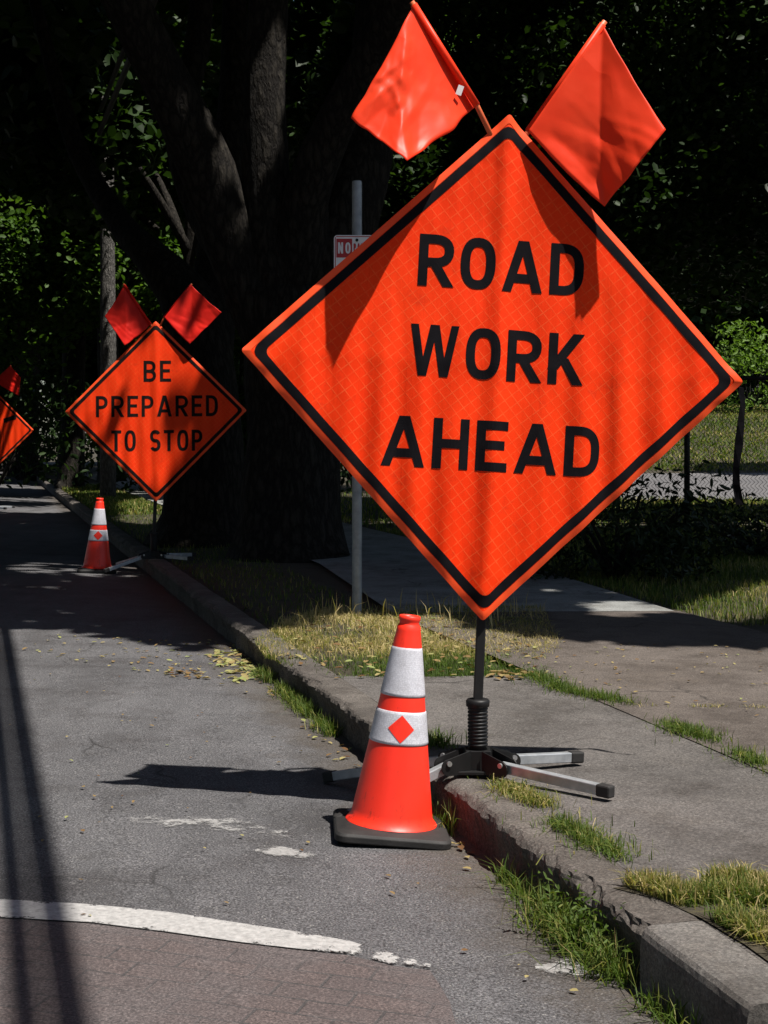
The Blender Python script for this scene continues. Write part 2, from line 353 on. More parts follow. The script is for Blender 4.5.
def link(name, me, mat, parent=None, smooth=False, bevel=0.0):
    o = bpy.data.objects.new(name, me); col.objects.link(o)
    if mat: me.materials.append(mat)
    if parent: o.parent = parent
    if smooth: me.polygons.foreach_set('use_smooth', [True] * len(me.polygons))
    if bevel:
        b = o.modifiers.new('Bevel', 'BEVEL'); b.width = bevel; b.segments = 2; b.limit_method = 'ANGLE'
    return o
def np_mesh(name, verts, faces_flat, sizes, mat, parent=None, tone=None):
    me = bpy.data.meshes.new(name)
    me.vertices.add(len(verts)); me.vertices.foreach_set('co', verts.astype(np.float32).ravel())
    me.loops.add(len(faces_flat)); me.loops.foreach_set('vertex_index', faces_flat.astype(np.int32))
    st = np.concatenate(([0], np.cumsum(sizes)[:-1])).astype(np.int32)
    me.polygons.add(len(sizes)); me.polygons.foreach_set('loop_start', st)
    me.update(calc_edges=True)
    if tone is not None:
        a = me.attributes.new('tone', 'FLOAT', 'POINT'); a.data.foreach_set('value', tone.astype(np.float32))
    return link(name, me, mat, parent)
def empty(name, label, cat, loc=(0, 0, 0), rot=(0, 0, 0), group=None):
    o = bpy.data.objects.new(name, None); col.objects.link(o); o.location = loc; o.rotation_euler = rot
    o.empty_display_size = 0.1; o['label'] = label; o['category'] = cat
    if group: o['group'] = group
    return o
def tag(o, label, cat, group=None, kind=None):
    o['label'] = label; o['category'] = cat
    if group: o['group'] = group
    if kind: o['kind'] = kind
    return o
def structure(o, label, cat):
    return tag(o, label, cat, None, 'structure')
def polygon_sheet(pts, z, step=None):
    mb = MB(); mb.add([(x, y, z) for x, y in pts], [tuple(range(len(pts)))]); return mb
def in_poly(x, y, poly):
    x = np.asarray(x, float); y = np.asarray(y, float); r = np.zeros(x.shape, bool); n = len(poly)
    for i in range(n):
        (x1, y1), (x2, y2) = poly[i], poly[(i + 1) % n]
        c = (y1 > y) != (y2 > y)
        with np.errstate(divide='ignore', invalid='ignore'):
            xi = (x2 - x1) * (y - y1) / (y2 - y1 + 1e-12) + x1
        r ^= c & (x < xi)
    return r

# ------------------------------------------------------------------ terrain
def sstep(t): t = np.clip(t, 0, 1); return t * t * (3 - 2 * t)
def lawn_z(x, y):
    x = np.asarray(x, float); y = np.asarray(y, float)
    return 0.125 + 2.7 * sstep((y - 30) / 34.0) * sstep((x + 0.18 * y - 5.5) / 5.0)
def ground_mesh():
    vs = [-600, -200, -60, -20, -9.4, -9.3, -5, -0.1, 0.06, 0.08] + list(np.arange(0.5, 8, 0.5)) + list(np.arange(8, 40, 1.5)) + [45, 60, 90, 160, 300, 600]
    us = [-120, -40, -12, -5, -1.99, -1.93] + list(np.arange(-1.5, 14, 0.5)) + list(np.arange(14, 80, 2)) + [85, 100, 150, 300, 700, 1500]
    mb = MB(); V = []; Fc = []
    for u in us:
        for v in vs:
            x, y = UV(u, v); z = float(lawn_z(x, y))
            if v < 0.07 and v > -9.35: z = -0.06
            if u < -1.95 and v > -9.35 and v < 4: z = -0.06
            elif v > 0.3 and abs(u) < 60: z += 0.015 * noise.noise((x * 0.8, y * 0.8, 0))
            V.append((x, y, z))
    n = len(vs)
    for i in range(len(us) - 1):
        for j in range(n - 1): Fc.append((i * n + j, i * n + j + 1, (i + 1) * n + j + 1, (i + 1) * n + j))
    mb.add(V, Fc); return mb
structure(ground_mesh().build('ground', M['soil'], None, True), 'brown soil and lawn ground under the trees', 'ground')

rd = MB(); V = []; Fc = []
rus = [-60, -20, -8, -1.95] + list(range(-1, 30, 1)) + [40, 60, 100, 160]
rvs = [-9.3, -7, -5.5, -4.5] + [-4 + 0.2 * k for k in range(21)] + [0.022]
for u in rus:
    for v in rvs: V.append((*UV(u, v), road_z(v)))
n = len(rvs)
for i in range(len(rus) - 1):
    for j in range(n - 1): Fc.append((i*n+j, i*n+j+1, (i+1)*n+j+1, (i+1)*n+j))
rd.add(V, Fc)
rd.add([(*UV(-60, 0.022), 0), (*UV(-60, 4), 0), (*UV(-1.95, 4), 0), (*UV(-1.95, 0.022), 0)], [(0, 1, 2, 3)])
structure(rd.build('road', M['asphalt']), 'worn grey asphalt road', 'road')

# brick band of the crossing (lower left) and white line along its edge
lineT = [(-180, 893), (0, 902), (90, 907), (170, 915), (240, 926), (300, 935), (350, 944), (395, 957), (432, 966)]
lineB = [(-180, 910), (0, 920), (90, 925), (170, 935), (240, 945), (300, 952), (350, 957), (390, 967), (430, 972)]
def ribbon(top, bot, z, name, mat, wear, sub=10):
    V = []; Fc = []; W = []
    T = [GR(*p)[:2] for p in top]; B = [GR(*p)[:2] for p in bot]
    for i in range(len(T) - 1):
        for k in range(sub + (i == len(T) - 2)):
            t = k / sub
            a = Vector(T[i]).lerp(Vector(T[i + 1]), t); b = Vector(B[i]).lerp(Vector(B[i + 1]), t)
            for j in range(5):
                q = j / 4; p = a.lerp(b, q); V.append((p.x, p.y, z + road_z(toUV(p.x, p.y)[1])))
                W.append(wear((i + t) / (len(T) - 1), q))
    n = len(V) // 5
    for i in range(n - 1):
        for j in range(4): Fc.append((i * 5 + j, i * 5 + j + 1, (i + 1) * 5 + j + 1, (i + 1) * 5 + j))
    me = bpy.data.meshes.new(name); me.from_pydata(V, [], Fc)
    a = me.attributes.new('wear', 'FLOAT', 'POINT'); a.data.foreach_set('value', W)
    return link(name, me, mat)
brT = lineB + [(438, 984), (450, 1004)]
brB = [(-520, 1150), (-300, 1160), (-180, 1165), (-60, 1165), (60, 1170), (180, 1170), (300, 1170), (360, 1165), (420, 1140), (450, 1090), (462, 1050)]
structure(ribbon(brT, brB, 0.004, 'brick_crossing', M['brick'], lambda t, q: 0.0), 'dark reddish brick paver band across the road', 'brick crossing')
structure(ribbon(lineT, lineB, 0.008, 'crossing_line', M['paint'],
    lambda t, q: -0.16 + 0.20 * max(0, (t - 0.50) / 0.5) + 0.22 * math.exp(-((t - 0.795) / 0.022) ** 2) + 0.10 * math.exp(-((t - 0.90) / 0.02) ** 2) + 0.13 * (abs(q - 0.5) * 2) ** 4), 'worn white painted line along the brick crossing', 'road marking')
structure(ribbon([(130, 816), (190, 815), (240, 820), (288, 830)], [(130, 826), (190, 829), (240, 834), (288, 840)], 0.004, 'old_road_marking', M['paint_old'],
    lambda t, q: 0.0 + 0.12 * (abs(q - 0.5) * 2) ** 3 + 0.09 * (1 - math.sin(t * math.pi))), 'flaked remains of white road paint', 'road marking')
structure(ribbon([(255, 845), (285, 848), (320, 854)], [(255, 854), (285, 859), (320, 860)], 0.004, 'old_road_marking', M['paint_old'],
    lambda t, q: -0.05 + 0.12 * (abs(q - 0.5) * 2) ** 3 + 0.09 * (1 - math.sin(t * math.pi))), 'small flakes of white road paint', 'road marking')
structure(ribbon([(535, 962), (570, 960), (620, 972)], [(535, 972), (570, 978), (620, 984)], 0.004, 'old_road_marking', M['paint_old'],
    lambda t, q: -0.05 + 0.12 * (abs(q - 0.5) * 2) ** 3 + 0.09 * (1 - math.sin(t * math.pi))), 'pale paint stain beside the kerb', 'road marking')

# kerb: rough cast stone with a broken lip
def kerb_mesh(u0, u1, rough, v_out=0.0, h=0.15, w=0.17):
    us = [u0]
    while us[-1] < u1:
        us.append(us[-1] + (0.02 if us[-1] < 5 else 0.12 if us[-1] < 14 else 2.0))
    us[-1] = u1
    c_ = 0.016 if rough > 0.5 else 0.0
    prof = [(c_, -0.05), (c_ * 1.2, 0.02), (c_ * 1.3, 0.05), (c_ * 1.1, 0.08), (c_ * 0.5, 0.105), (0.002, 0.125), (0.006, 0.138), (0.015, 0.147), (0.03, 0.15), (0.06, 0.15), (0.10, 0.15), (0.135, 0.15), (0.16, 0.149), (w, 0.10)]
    V = []; Fc = []; n = len(prof)
    for u in us:
        chip = max(0, noise.noise((u * 1.1, 3.3, 0)) * 1.2 + 0.15) + 0.5 * max(0, noise.noise((u * 5, 7.7, 0)))
        broke = 1.3 + (1.9 if 0.9 < u < 2.5 else 0.15 if u < -0.3 else 0)
        for k, (v, z) in enumerate(prof):
            x, y = UV(u, v)
            d1 = noise.noise((u * 9, v * 9, z * 9 + 1)) + 0.5 * noise.noise((u * 28, v * 28, z * 28)) + 0.3 * noise.noise((u * 70, v * 70, z * 70))
            lip = math.exp(-((k - 6.5) / 1.8) ** 2)
            fv = rough * (0.017 * d1 + 0.036 * broke * chip * lip * (0.6 + d1 * 0.5)) if k < 10 else 0
            fz = rough * (0.0045 * d1 * (1 if k > 3 else 0) - 0.016 * broke * chip * lip * (0.6 + d1 * 0.4)) if 2 < k < n - 1 else 0
            zz = z * h / 0.15
            if u > u0 - 1 and rough < 0.5: fv *= 1
            p = UV(u, v + v_out + fv); V.append((p[0], p[1], zz + fz))
    for i in range(len(us) - 1):
        for j in range(n - 1): Fc.append((i * n + j, i * n + j + 1, (i + 1) * n + j + 1, (i + 1) * n + j))
    Fc.append(tuple(range(n))[::-1]); Fc.append(tuple((len(us) - 1) * n + j for j in range(n)))
    return MB().add(V, Fc)
structure(kerb_mesh(-1.40, 110, 1.0).build('kerb', M['kerb']), 'rough old grey kerb with a broken lip', 'kerb')
structure(kerb_mesh(-1.93, -1.415, 0.12, -0.003, 0.153, 0.18).build('kerb_end_stone', M['kerb_new'], None, False), 'pale squared stone ending the kerb', 'kerb')

def GP_(pts, z): return [G(x, y, z) for x, y in pts]
def sheet_grid(pts_uv, z, name, mat, label, cat):
    mb = MB(); mb.add([(*UV(u, v), z) for u, v in pts_uv], [tuple(range(len(pts_uv)))])
    return structure(mb.build(name, mat), label, cat)
sheet_grid([(-1.93, 0.165), (-1.93, 1.125), (0.4, 1.12), (2.25, 1.115), (2.33, 0.55), (2.47, 0.165)], 0.147, 'paved_verge', M['strip'], 'dark weathered paving between kerb and sidewalk', 'paving')
sheet_grid([(-1.93, 1.12), (-1.93, 3.0), (4.55, 3.0), (4.95, 1.1), (2.3, 1.11)], 0.151, 'sidewalk', M['walk'], 'brownish grey sidewalk', 'sidewalk')
structure(polygon_sheet(GP_([(612, 888), (690, 884), (800, 868), (800, 985), (745, 945), (700, 918), (660, 900)], 0.15), 0.1515).build('soil_patch', M['soil']), 'bare soil patch behind the kerb end', 'soil')
sheet_grid([(4.98, 1.12), (4.58, 2.98), (5.9, 3.10), (8.4, 3.3), (60, 3.3), (60, 1.5), (9, 1.5)], 0.150, 'concrete_path', M['path'], 'pale concrete sidewalk in the shade', 'path')
rp = MB(); V = []; Fc = []
rv = [0.185, 0.6, 1.1, 2.0, 3.0, 4.3]; ru = [(-1.925, 0.144), (-2.1, 0.12), (-2.5, 0.05), (-2.8, 0.002)]
for u, z in ru:
    for v in rv: V.append((*UV(u, v), z))
for i in range(len(ru) - 1):
    for j in range(len(rv) - 1): k = len(rv); Fc.append((i*k+j, i*k+j+1, (i+1)*k+j+1, (i+1)*k+j))
rp.add(V, Fc)
structure(rp.build('kerb_ramp', M['walk'], None, True), 'paved ramp down to the road at the end of the kerb', 'ramp')
# side street beyond the fence
fr = MB(); V = []; Fc = []
xs = np.linspace(1, 45, 45); ys = np.linspace(28.6, 37.0, 10)
for y in ys:
    for x in xs: V.append((x, y + 0.04 * x, float(lawn_z(x, y + 0.04 * x)) + 0.03))
for i in range(len(ys) - 1):
    for j in range(len(xs) - 1): k = len(xs); Fc.append((i*k+j, i*k+j+1, (i+1)*k+j+1, (i+1)*k+j))
structure(fr.add(V, Fc).build('side_street', M['far_road'], None, True), 'grey side street beyond the fence', 'road')

# ------------------------------------------------------------------ where the sun reaches the ground (gaps between the crowns)
def GP(pts, z): return [G(x, y, z) for x, y in pts]
LIT = [
    [(-8, 8.9)] + GP([(-40, 633), (60, 636), (120, 640), (200, 650), (238, 640)], 0.0) + GP([(262, 630), (290, 620), (330, 612), (445, 611), (485, 628), (560, 637), (620, 641), (768, 646), (900, 650)], 0.15) + [(14, 8.0), (14, 0), (-8, 0)],
    GP([(568, 604), (600, 599), (655, 601), (682, 614), (640, 620), (580, 619)], 0.15),
    GP([(528, 588), (566, 586), (560, 593), (525, 595)], 0.15),
    GP([(655, 606), (690, 596), (740, 583), (800, 572), (800, 612), (745, 624), (690, 618)], 0.15),
    GP([(108, 503), (140, 498), (172, 500), (172, 520), (140, 526), (110, 520)], 0.15),
    GP([(-40, 498), (62, 500), (92, 511), (40, 516), (-40, 514)], 0.0),
    GP([(-40, 484), (60, 486), (68, 490), (-40, 490)], 0.0),
    GP([(-40, 470), (30, 472), (30, 475), (-40, 475)], 0.0),
    GP([(46, 488), (80, 484), (80, 490), (50, 494)], 0.15),
    GP([(110, 582), (150, 586), (150, 590), (108, 586)], 0.0), GP([(145, 562), (180, 556), (182, 559), (150, 566)], 0.15), GP([(30, 590), (70, 593), (64, 597), (30, 594)], 0.0),
    GP([(155, 573), (185, 570), (185, 573), (160, 576)], 0.15),
    GP([(425, 574), (520, 577), (515, 583), (430, 580)], 0.15), GP([(380, 556), (440, 558), (436, 562), (384, 560)], 0.15), GP([(590, 588), (630, 592), (622, 597), (588, 593)], 0.15),
    [(4.2, 26.5), (30, 26.5), (30, 37.2), (4.2, 37.2)], [(4.2, 39.6), (30, 40.6), (36, 51), (5.0, 51)],
    GP([(735, 520), (800, 520), (800, 528), (740, 530)], 0.15),
]
PARTIAL = [(P(155, 405, 14.5), 0.95, 0.50), (P(127, 315, 14.5), 0.30, 0.25), (P(195, 315, 14.5), 0.30, 0.25), (P(-15, 430, 27), 0.9, 1.1), (P(98, 535, 14.8), 0.3, 0.7)]
SHAFTS = [  # (target point, radius): holes in the crowns that let the sun onto a lit thing
    (P(150, 375, 14.5), 0.10), (P(143, 395, 14.5), 0.12), (P(160, 350, 14.5), 0.07), (P(130, 420, 14.5), 0.12), (P(152, 470, 14.5), 0.12), (P(157, 490, 14.5), 0.09), (P(170, 455, 14.5), 0.06), (P(196, 400, 14.5), 0.05),
    (P(268, 80, 14.6), 0.30), (P(270, 130, 14.6), 0.22), (P(222, 175, 14.6), 0.13), (P(195, 150, 14.6), 0.10),
    (P(150, 225, 32), 1.1), (P(195, 300, 32), 1.1), (P(128, 290, 32), 0.9), (P(205, 225, 32), 0.9), (P(165, 265, 32.5), 1.3), (P(180, 235, 32), 1.5), (P(140, 262, 32), 1.0), (P(160, 290, 32), 1.2), (P(190, 265, 32), 1.2), (P(110, 60, 32), 0.8), (P(125, 65, 24), 0.5), (P(10, 240, 32), 0.7), (P(70, 235, 32), 0.5), (P(205, 60, 25), 0.4), (P(60, 270, 26), 0.3),
    (P(738, 350, 54), 1.0), (P(760, 345, 54), 0.9), (P(745, 325, 54), 0.6),
    (P(640, 220, 20), 0.5), (P(668, 262, 20), 0.45), (P(700, 300, 20), 0.5), (P(722, 150, 20), 0.35), (P(750, 240, 20), 0.4), (P(690, 110, 20), 0.3), (P(745, 60, 20), 0.35), (P(655, 330, 20.5), 0.5), (P(425, 35, 24), 0.6), (P(445, 20, 24), 0.4), (P(402, 185, 24), 0.6), (P(615, 180, 24), 0.4),
    (P(400, 190, 24), 0.4), (P(640, 215, 24), 0.35), (P(700, 290, 24), 0.5), (P(660, 60, 24), 0.35), (P(720, 150, 24), 0.3), (P(600, 25, 24), 0.3),
    (P(108, 480, 30), 0.35), (P(108, 450, 30), 0.3), (P(108, 420, 30), 0.25), (P(107, 390, 30), 0.25), (P(107, 360, 30), 0.2),
]
def keep_leaf(c):
    """False where a leaf would throw its shadow on a place the sun reaches."""
    gx = c[:, 0] - SA * (c[:, 2] - 0.1); gy = c[:, 1] + SB * (c[:, 2] - 0.1)
    j = 0.03 + 0.006 * np.abs(gy)
    gx2 = gx + rng.normal(0, 1, len(c)) * j * 0.5; gy2 = gy + rng.normal(0, 1, len(c)) * j
    k = np.ones(len(c), bool)
    for poly in LIT: k &= ~in_poly(gx2, gy2, poly)
    for T, r in SHAFTS:
        t = c[:, 2] - T.z
        dx = c[:, 0] - (T.x + SA * t); dy = c[:, 1] - (T.y - SB * t)
        k &= ~((t > 0.9) & (dx * dx + dy * dy < r * r))
    for T, r, pr in PARTIAL:
        t = c[:, 2] - T.z
        dx = c[:, 0] - (T.x + SA * t); dy = c[:, 1] - (T.y - SB * t)
        k &= ~((t > 0.9) & (dx * dx + dy * dy < r * r) & (rng.random(len(c)) > pr * 0.5))
    return k

# ------------------------------------------------------------------ leaves and trees
def leaf_mesh(name, centres, size, mat, parent, flat=0.5, asp=0.62, tone=None, hexa=True):
    n = len(centres)
    nrm = rng.normal(0, 1, (n, 3)); nrm[:, 2] = np.abs(nrm[:, 2]) + flat; nrm /= np.linalg.norm(nrm, axis=1)[:, None]
    a = rng.normal(0, 1, (n, 3)); a[:, 2] -= 0.4; a -= (a * nrm).sum(1)[:, None] * nrm; a /= np.linalg.norm(a, axis=1)[:, None]
    b = np.cross(nrm, a)
    L_ = size * rng.uniform(0.65, 1.25, n)[:, None]; W = L_ * asp
    if hexa:
        offs = [(-0.5, 0, 0), (-0.22, 0.42, 0.05), (0.18, 0.40, 0.06), (0.5, 0, -0.05), (0.18, -0.40, 0.06), (-0.22, -0.42, 0.05)]
        fl = [(0, 1, 2, 3), (0, 3, 4, 5)]
    else:
        offs = [(-0.5, 0, 0), (0, 0.5, 0), (0.5, 0, 0), (0, -0.5, 0)]; fl = [(0, 1, 2, 3)]
    k = len(offs)
    V = np.stack([centres + a * L_ * o[0] + b * W * o[1] + nrm * L_ * o[2] for o in offs], 1).reshape(-1, 3)
    base = (np.arange(n) * k)[:, None]
    fa = np.concatenate([base + np.array(f)[None, :] for f in fl], 1).reshape(-1)
    sizes = np.full(n * len(fl), 4)
    t = np.clip(rng.normal(0.5, 0.22, n) if tone is None else tone, 0, 1)
    return np_mesh(name, V, fa, sizes, mat, parent, np.repeat(t, k))

def clump_points(blobs, per, spread):
    """blobs: (n,4) centres and radii -> leaf centres gathered in clumps on those blobs."""
    out = []; tn = []
    for x, y, z, r in blobs:
        m = max(6, int(per * (r ** 2)))
        d = rng.normal(0, 1, (m, 3)); d /= np.linalg.norm(d, axis=1)[:, None]
        rad = r * (0.45 + 0.55 * rng.random(m) ** 0.5)
        p = d * rad[:, None] * np.array([1, 1, 0.72]) + np.array([x, y, z]) + rng.normal(0, spread, (m, 3))
        out.append(p); tn.append(np.full(m, rng.uniform(0.25, 0.75)) + rng.normal(0, 0.16, m))
    return np.concatenate(out), np.concatenate(tn)
def crown_blobs(c, rad, n, r0, r1, zlow=-1.0):
    o = []
    while len(o) < n:
        d = rng.normal(0, 1, 3); d /= np.linalg.norm(d); f = rng.uniform(0.35, 1.0) ** 0.6
        if d[2] < zlow: continue
        o.append((c[0] + d[0] * rad[0] * f, c[1] + d[1] * rad[1] * f, c[2] + d[2] * rad[2] * f, rng.uniform(r0, r1)))
    return o
def bark_jit(p, a):
    return 1 + 0.10 * noise.noise((p.x * 1.2 + math.cos(a) * 1.5, p.y * 1.2 + math.sin(a) * 1.5, p.z * 0.7)) + 0.05 * noise.noise((math.cos(a) * 5, math.sin(a) * 5, p.z * 3))
def smooth_path(pts, rs, sub=5):
    P_ = [Vector(p) for p in pts]; o = []; rr = []
    for i in range(len(P_) - 1):
        p0, p1, p2, p3 = P_[max(i-1, 0)], P_[i], P_[i+1], P_[min(i+2, len(P_)-1)]
        for k in range(sub):
            t = k / sub
            o.append(0.5 * ((2*p1) + (p2-p0)*t + (2*p0-5*p1+4*p2-p3)*t*t + (3*p1-p0-3*p2+p3)*t**3)); rr.append(rs[i] + (rs[i+1]-rs[i])*t)
    o.append(P_[-1]); rr.append(rs[-1]); return o, rr
def trunk_part(paths, parent, mat, n=20):
    mb = MB()
    for pts, rs in paths:
        o, r = smooth_path(pts, rs); mb.tube(o, r, n, True, bark_jit)
    return mb.build('trunk', mat, parent, True)
def tree(label, base, paths, blobs, leaf, lmat, bmat, per=150, spread=0.1, flat=0.5, filt=True, hexa=True, name='street_tree', raw=None):
    t = empty(name, label, 'tree', base); b = Vector(base)
    trunk_part([([Vector(p) - b for p in pts], rs) for pts, rs in paths], t, bmat)
    c, tn = clump_points(blobs, per, spread)
    if filt: k = keep_leaf(c); c, tn = c[k], tn[k]
    if raw:
        c2, t2 = clump_points(raw, per, spread); c, tn = np.concatenate([c, c2]), np.concatenate([tn, t2])
    leaf_mesh('crown', c - np.array(base), leaf, lmat, t, flat, 0.7, tn, hexa)
    return t

# the big many-limbed tree behind the signs
A0 = P(292, 560, 15); A0.z = 0.1
pathsA = [
    ([P(291, 575, 15), P(291, 555, 15), P(292, 520, 15), P(294, 440, 15), P(292, 350, 15), P(290, 290, 15)], [0.85, 0.64, 0.52, 0.46, 0.50, 0.46]),
    ([P(278, 330, 15), P(247, 270, 15), P(215, 190, 14.8), P(175, 100, 14.5), P(130, 10, 14.2), P(60, -140, 13.5), P(-20, -300, 12.5)], [0.40, 0.33, 0.28, 0.25, 0.22, 0.17, 0.08]),
    ([P(285, 300, 15), P(268, 210, 14.9), P(265, 110, 14.8), P(268, 10, 14.8), P(280, -160, 14.6), P(300, -380, 14)], [0.36, 0.25, 0.215, 0.20, 0.17, 0.08]),
    ([P(298, 290, 15), P(306, 200, 14.7), P(332, 130, 14.4), P(368, 60, 14), P(410, -20, 13.5), P(480, -200, 12.5)], [0.34, 0.22, 0.19, 0.17, 0.15, 0.06]),
    ([P(305, 330, 15), P(335, 240, 15.2), P(362, 150, 15.5), P(378, 60, 15.8), P(385, -60, 16), P(420, -260, 16.5)], [0.42, 0.36, 0.32, 0.29, 0.25, 0.1]),
    ([P(255, 285, 15), P(205, 215, 15.6), P(180, 130, 16.2), P(200, 20, 17), P(210, -200, 18)], [0.22, 0.18, 0.16, 0.14, 0.06]),
    ([P(262, 560, 14.8), P(272, 520, 14.9), P(282, 440, 15)], [0.28, 0.24, 0.2]), ([P(322, 562, 14.8), P(312, 520, 14.9), P(305, 440, 15)], [0.28, 0.24, 0.2]),
]
blobsA = crown_blobs((-0.5, 13.0, 10.2), (6.5, 6.5, 3.6), 190, 0.9, 1.5, -0.75) + crown_blobs((-4.5, 12.0, 9.5), (4.5, 4.5, 2.6), 60, 0.9, 1.4)
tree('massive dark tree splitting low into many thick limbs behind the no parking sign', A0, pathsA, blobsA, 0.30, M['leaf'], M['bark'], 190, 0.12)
# the leaning neighbour
B0 = P(203, 545, 17); B0.z = 0.1
pathsB = [
    ([P(203, 560, 17), P(203, 545, 17), P(205, 515, 17), P(207, 440, 17), P(200, 360, 17), P(185, 300, 17.1), P(150, 255, 17.4), P(118, 220, 18), P(70, 130, 19), P(20, -60, 20)], [0.85, 0.68, 0.48, 0.41, 0.37, 0.30, 0.20, 0.15, 0.12, 0.05]),
    ([P(203, 380, 17), P(212, 300, 17.3), P(225, 200, 18), P(235, 40, 19), P(230, -200, 20)], [0.34, 0.27, 0.22, 0.17, 0.06]),
    ([P(178, 555, 16.9), P(188, 520, 17), P(200, 470, 17)], [0.3, 0.24, 0.18]), ([P(170, 520, 17.1), P(190, 505, 17), P(202, 480, 17)], [0.12, 0.2, 0.2]),
]
blobsB = crown_blobs((-3.6, 19.0, 10.2), (6.0, 5.5, 3.6), 170, 0.9, 1.5, -0.75)
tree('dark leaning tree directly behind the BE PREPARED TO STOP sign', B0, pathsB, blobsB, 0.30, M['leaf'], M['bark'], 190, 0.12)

def simple_tree(label, x, y, h, r, lean, crown_c, rad, n, r0, r1, leaf, per, lmat='leaf_dark', zlow=-0.9, name='street_tree', hexa=True, extra=None, raw=None):
    z0 = float(lawn_z(x, y)) - 0.05
    pts = [Vector((x, y, z0)), Vector((x + lean[0] * 0.2, y, z0 + 0.35)), Vector((x + lean[0] * 0.5, y + lean[1] * 0.5, z0 + h * 0.5)), Vector((x + lean[0], y + lean[1], z0 + h)), Vector((x + lean[0] * 1.5, y + lean[1] * 1.5, z0 + h * 1.6))]
    rs = [r * 1.6, r * 1.08, r * 0.9, r * 0.75, r * 0.3]
    paths = [(pts, rs)]
    for k in range(4):
        a = k * 1.7 + x; d = Vector((math.cos(a), math.sin(a), 0))
        s = pts[2].lerp(pts[3], 0.6 + 0.1 * k)
        paths.append(([s, s + d * rad[0] * 0.25 + Vector((0, 0, h * 0.3)), s + d * rad[0] * 0.6 + Vector((0, 0, h * 0.6))], [r * 0.45, r * 0.3, r * 0.08]))
    bl = crown_blobs((x + crown_c[0], y + crown_c[1], z0 + crown_c[2]), rad, n, r0, r1, zlow) + (extra or [])
    return tree(label, (x, y, z0), paths, bl, leaf, M[lmat], M['bark_far'], per, 0.12, 0.5, True, hexa, name, raw)

# the row of street trees going away along the kerb
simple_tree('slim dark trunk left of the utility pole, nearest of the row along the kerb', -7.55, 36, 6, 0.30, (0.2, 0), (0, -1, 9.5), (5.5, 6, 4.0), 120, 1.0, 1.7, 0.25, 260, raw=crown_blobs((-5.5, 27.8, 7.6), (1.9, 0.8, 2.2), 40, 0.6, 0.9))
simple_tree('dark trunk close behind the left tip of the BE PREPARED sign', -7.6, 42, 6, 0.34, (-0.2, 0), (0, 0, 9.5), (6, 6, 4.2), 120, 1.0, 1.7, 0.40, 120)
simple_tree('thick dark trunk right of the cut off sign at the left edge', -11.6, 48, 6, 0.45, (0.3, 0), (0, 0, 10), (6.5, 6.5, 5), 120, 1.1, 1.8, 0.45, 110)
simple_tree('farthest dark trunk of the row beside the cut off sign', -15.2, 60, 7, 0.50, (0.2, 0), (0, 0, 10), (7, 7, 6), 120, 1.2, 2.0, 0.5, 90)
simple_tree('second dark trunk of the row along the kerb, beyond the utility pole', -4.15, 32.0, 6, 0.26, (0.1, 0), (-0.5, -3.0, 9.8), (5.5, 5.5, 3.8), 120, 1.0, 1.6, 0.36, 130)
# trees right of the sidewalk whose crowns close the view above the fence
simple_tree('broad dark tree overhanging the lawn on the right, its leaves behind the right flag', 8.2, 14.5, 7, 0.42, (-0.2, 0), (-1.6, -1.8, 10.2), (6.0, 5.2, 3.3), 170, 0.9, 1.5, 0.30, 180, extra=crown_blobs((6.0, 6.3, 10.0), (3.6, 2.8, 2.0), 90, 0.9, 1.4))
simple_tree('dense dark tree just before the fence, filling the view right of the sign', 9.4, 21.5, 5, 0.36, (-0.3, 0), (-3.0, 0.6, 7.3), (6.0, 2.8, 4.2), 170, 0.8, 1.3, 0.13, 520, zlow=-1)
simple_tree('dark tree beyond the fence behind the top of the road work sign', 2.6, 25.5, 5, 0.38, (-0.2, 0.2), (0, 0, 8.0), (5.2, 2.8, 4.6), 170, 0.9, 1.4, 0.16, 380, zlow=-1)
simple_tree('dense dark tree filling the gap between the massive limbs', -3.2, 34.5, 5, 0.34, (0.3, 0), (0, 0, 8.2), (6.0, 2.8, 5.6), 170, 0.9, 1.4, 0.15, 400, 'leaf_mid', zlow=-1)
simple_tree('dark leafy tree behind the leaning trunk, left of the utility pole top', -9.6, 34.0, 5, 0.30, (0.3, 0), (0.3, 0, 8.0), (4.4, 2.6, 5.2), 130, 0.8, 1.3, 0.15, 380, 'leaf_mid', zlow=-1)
# unseen trees across the road and behind the viewer, added to block sky light
simple_tree('broad unseen tree added across the road, out of the photo on the left', -13.5, 9.0, 6, 0.4, (0.2, 0), (0, 0, 8.0), (5.5, 6.5, 5.5), 150, 1.2, 1.9, 0.5, 80, hexa=False)
simple_tree('second unseen tree added across the road, out of the photo on the left', -16.5, 22.0, 6, 0.4, (0.2, 0), (0, 0, 8.0), (5.5, 7.0, 5.5), 150, 1.2, 1.9, 0.5, 80, hexa=False)
simple_tree('unseen tree added across the road, behind the viewer', -11.5, -5.0, 6, 0.4, (0.2, 0), (0, 0, 8.0), (5.5, 6.5, 5.5), 150, 1.2, 1.9, 0.5, 80, hexa=False)
simple_tree('unseen lawn tree added behind the viewer on the sidewalk side', 6.5, -13.0, 6, 0.4, (0.2, 0), (0, 0, 7.5), (7.5, 4.0, 5.5), 150, 1.2, 1.9, 0.5, 80, hexa=False)
simple_tree('unseen street tree by the side street, right of the photo, shading the far lawn', 17.5, 35.8, 6, 0.35, (0.2, 0), (0, 0, 9.0), (6.2, 3.2, 3.4), 120, 1.0, 1.6, 0.4, 120, hexa=False)  # unseen tree, placed to cast the shade band on the far lawn
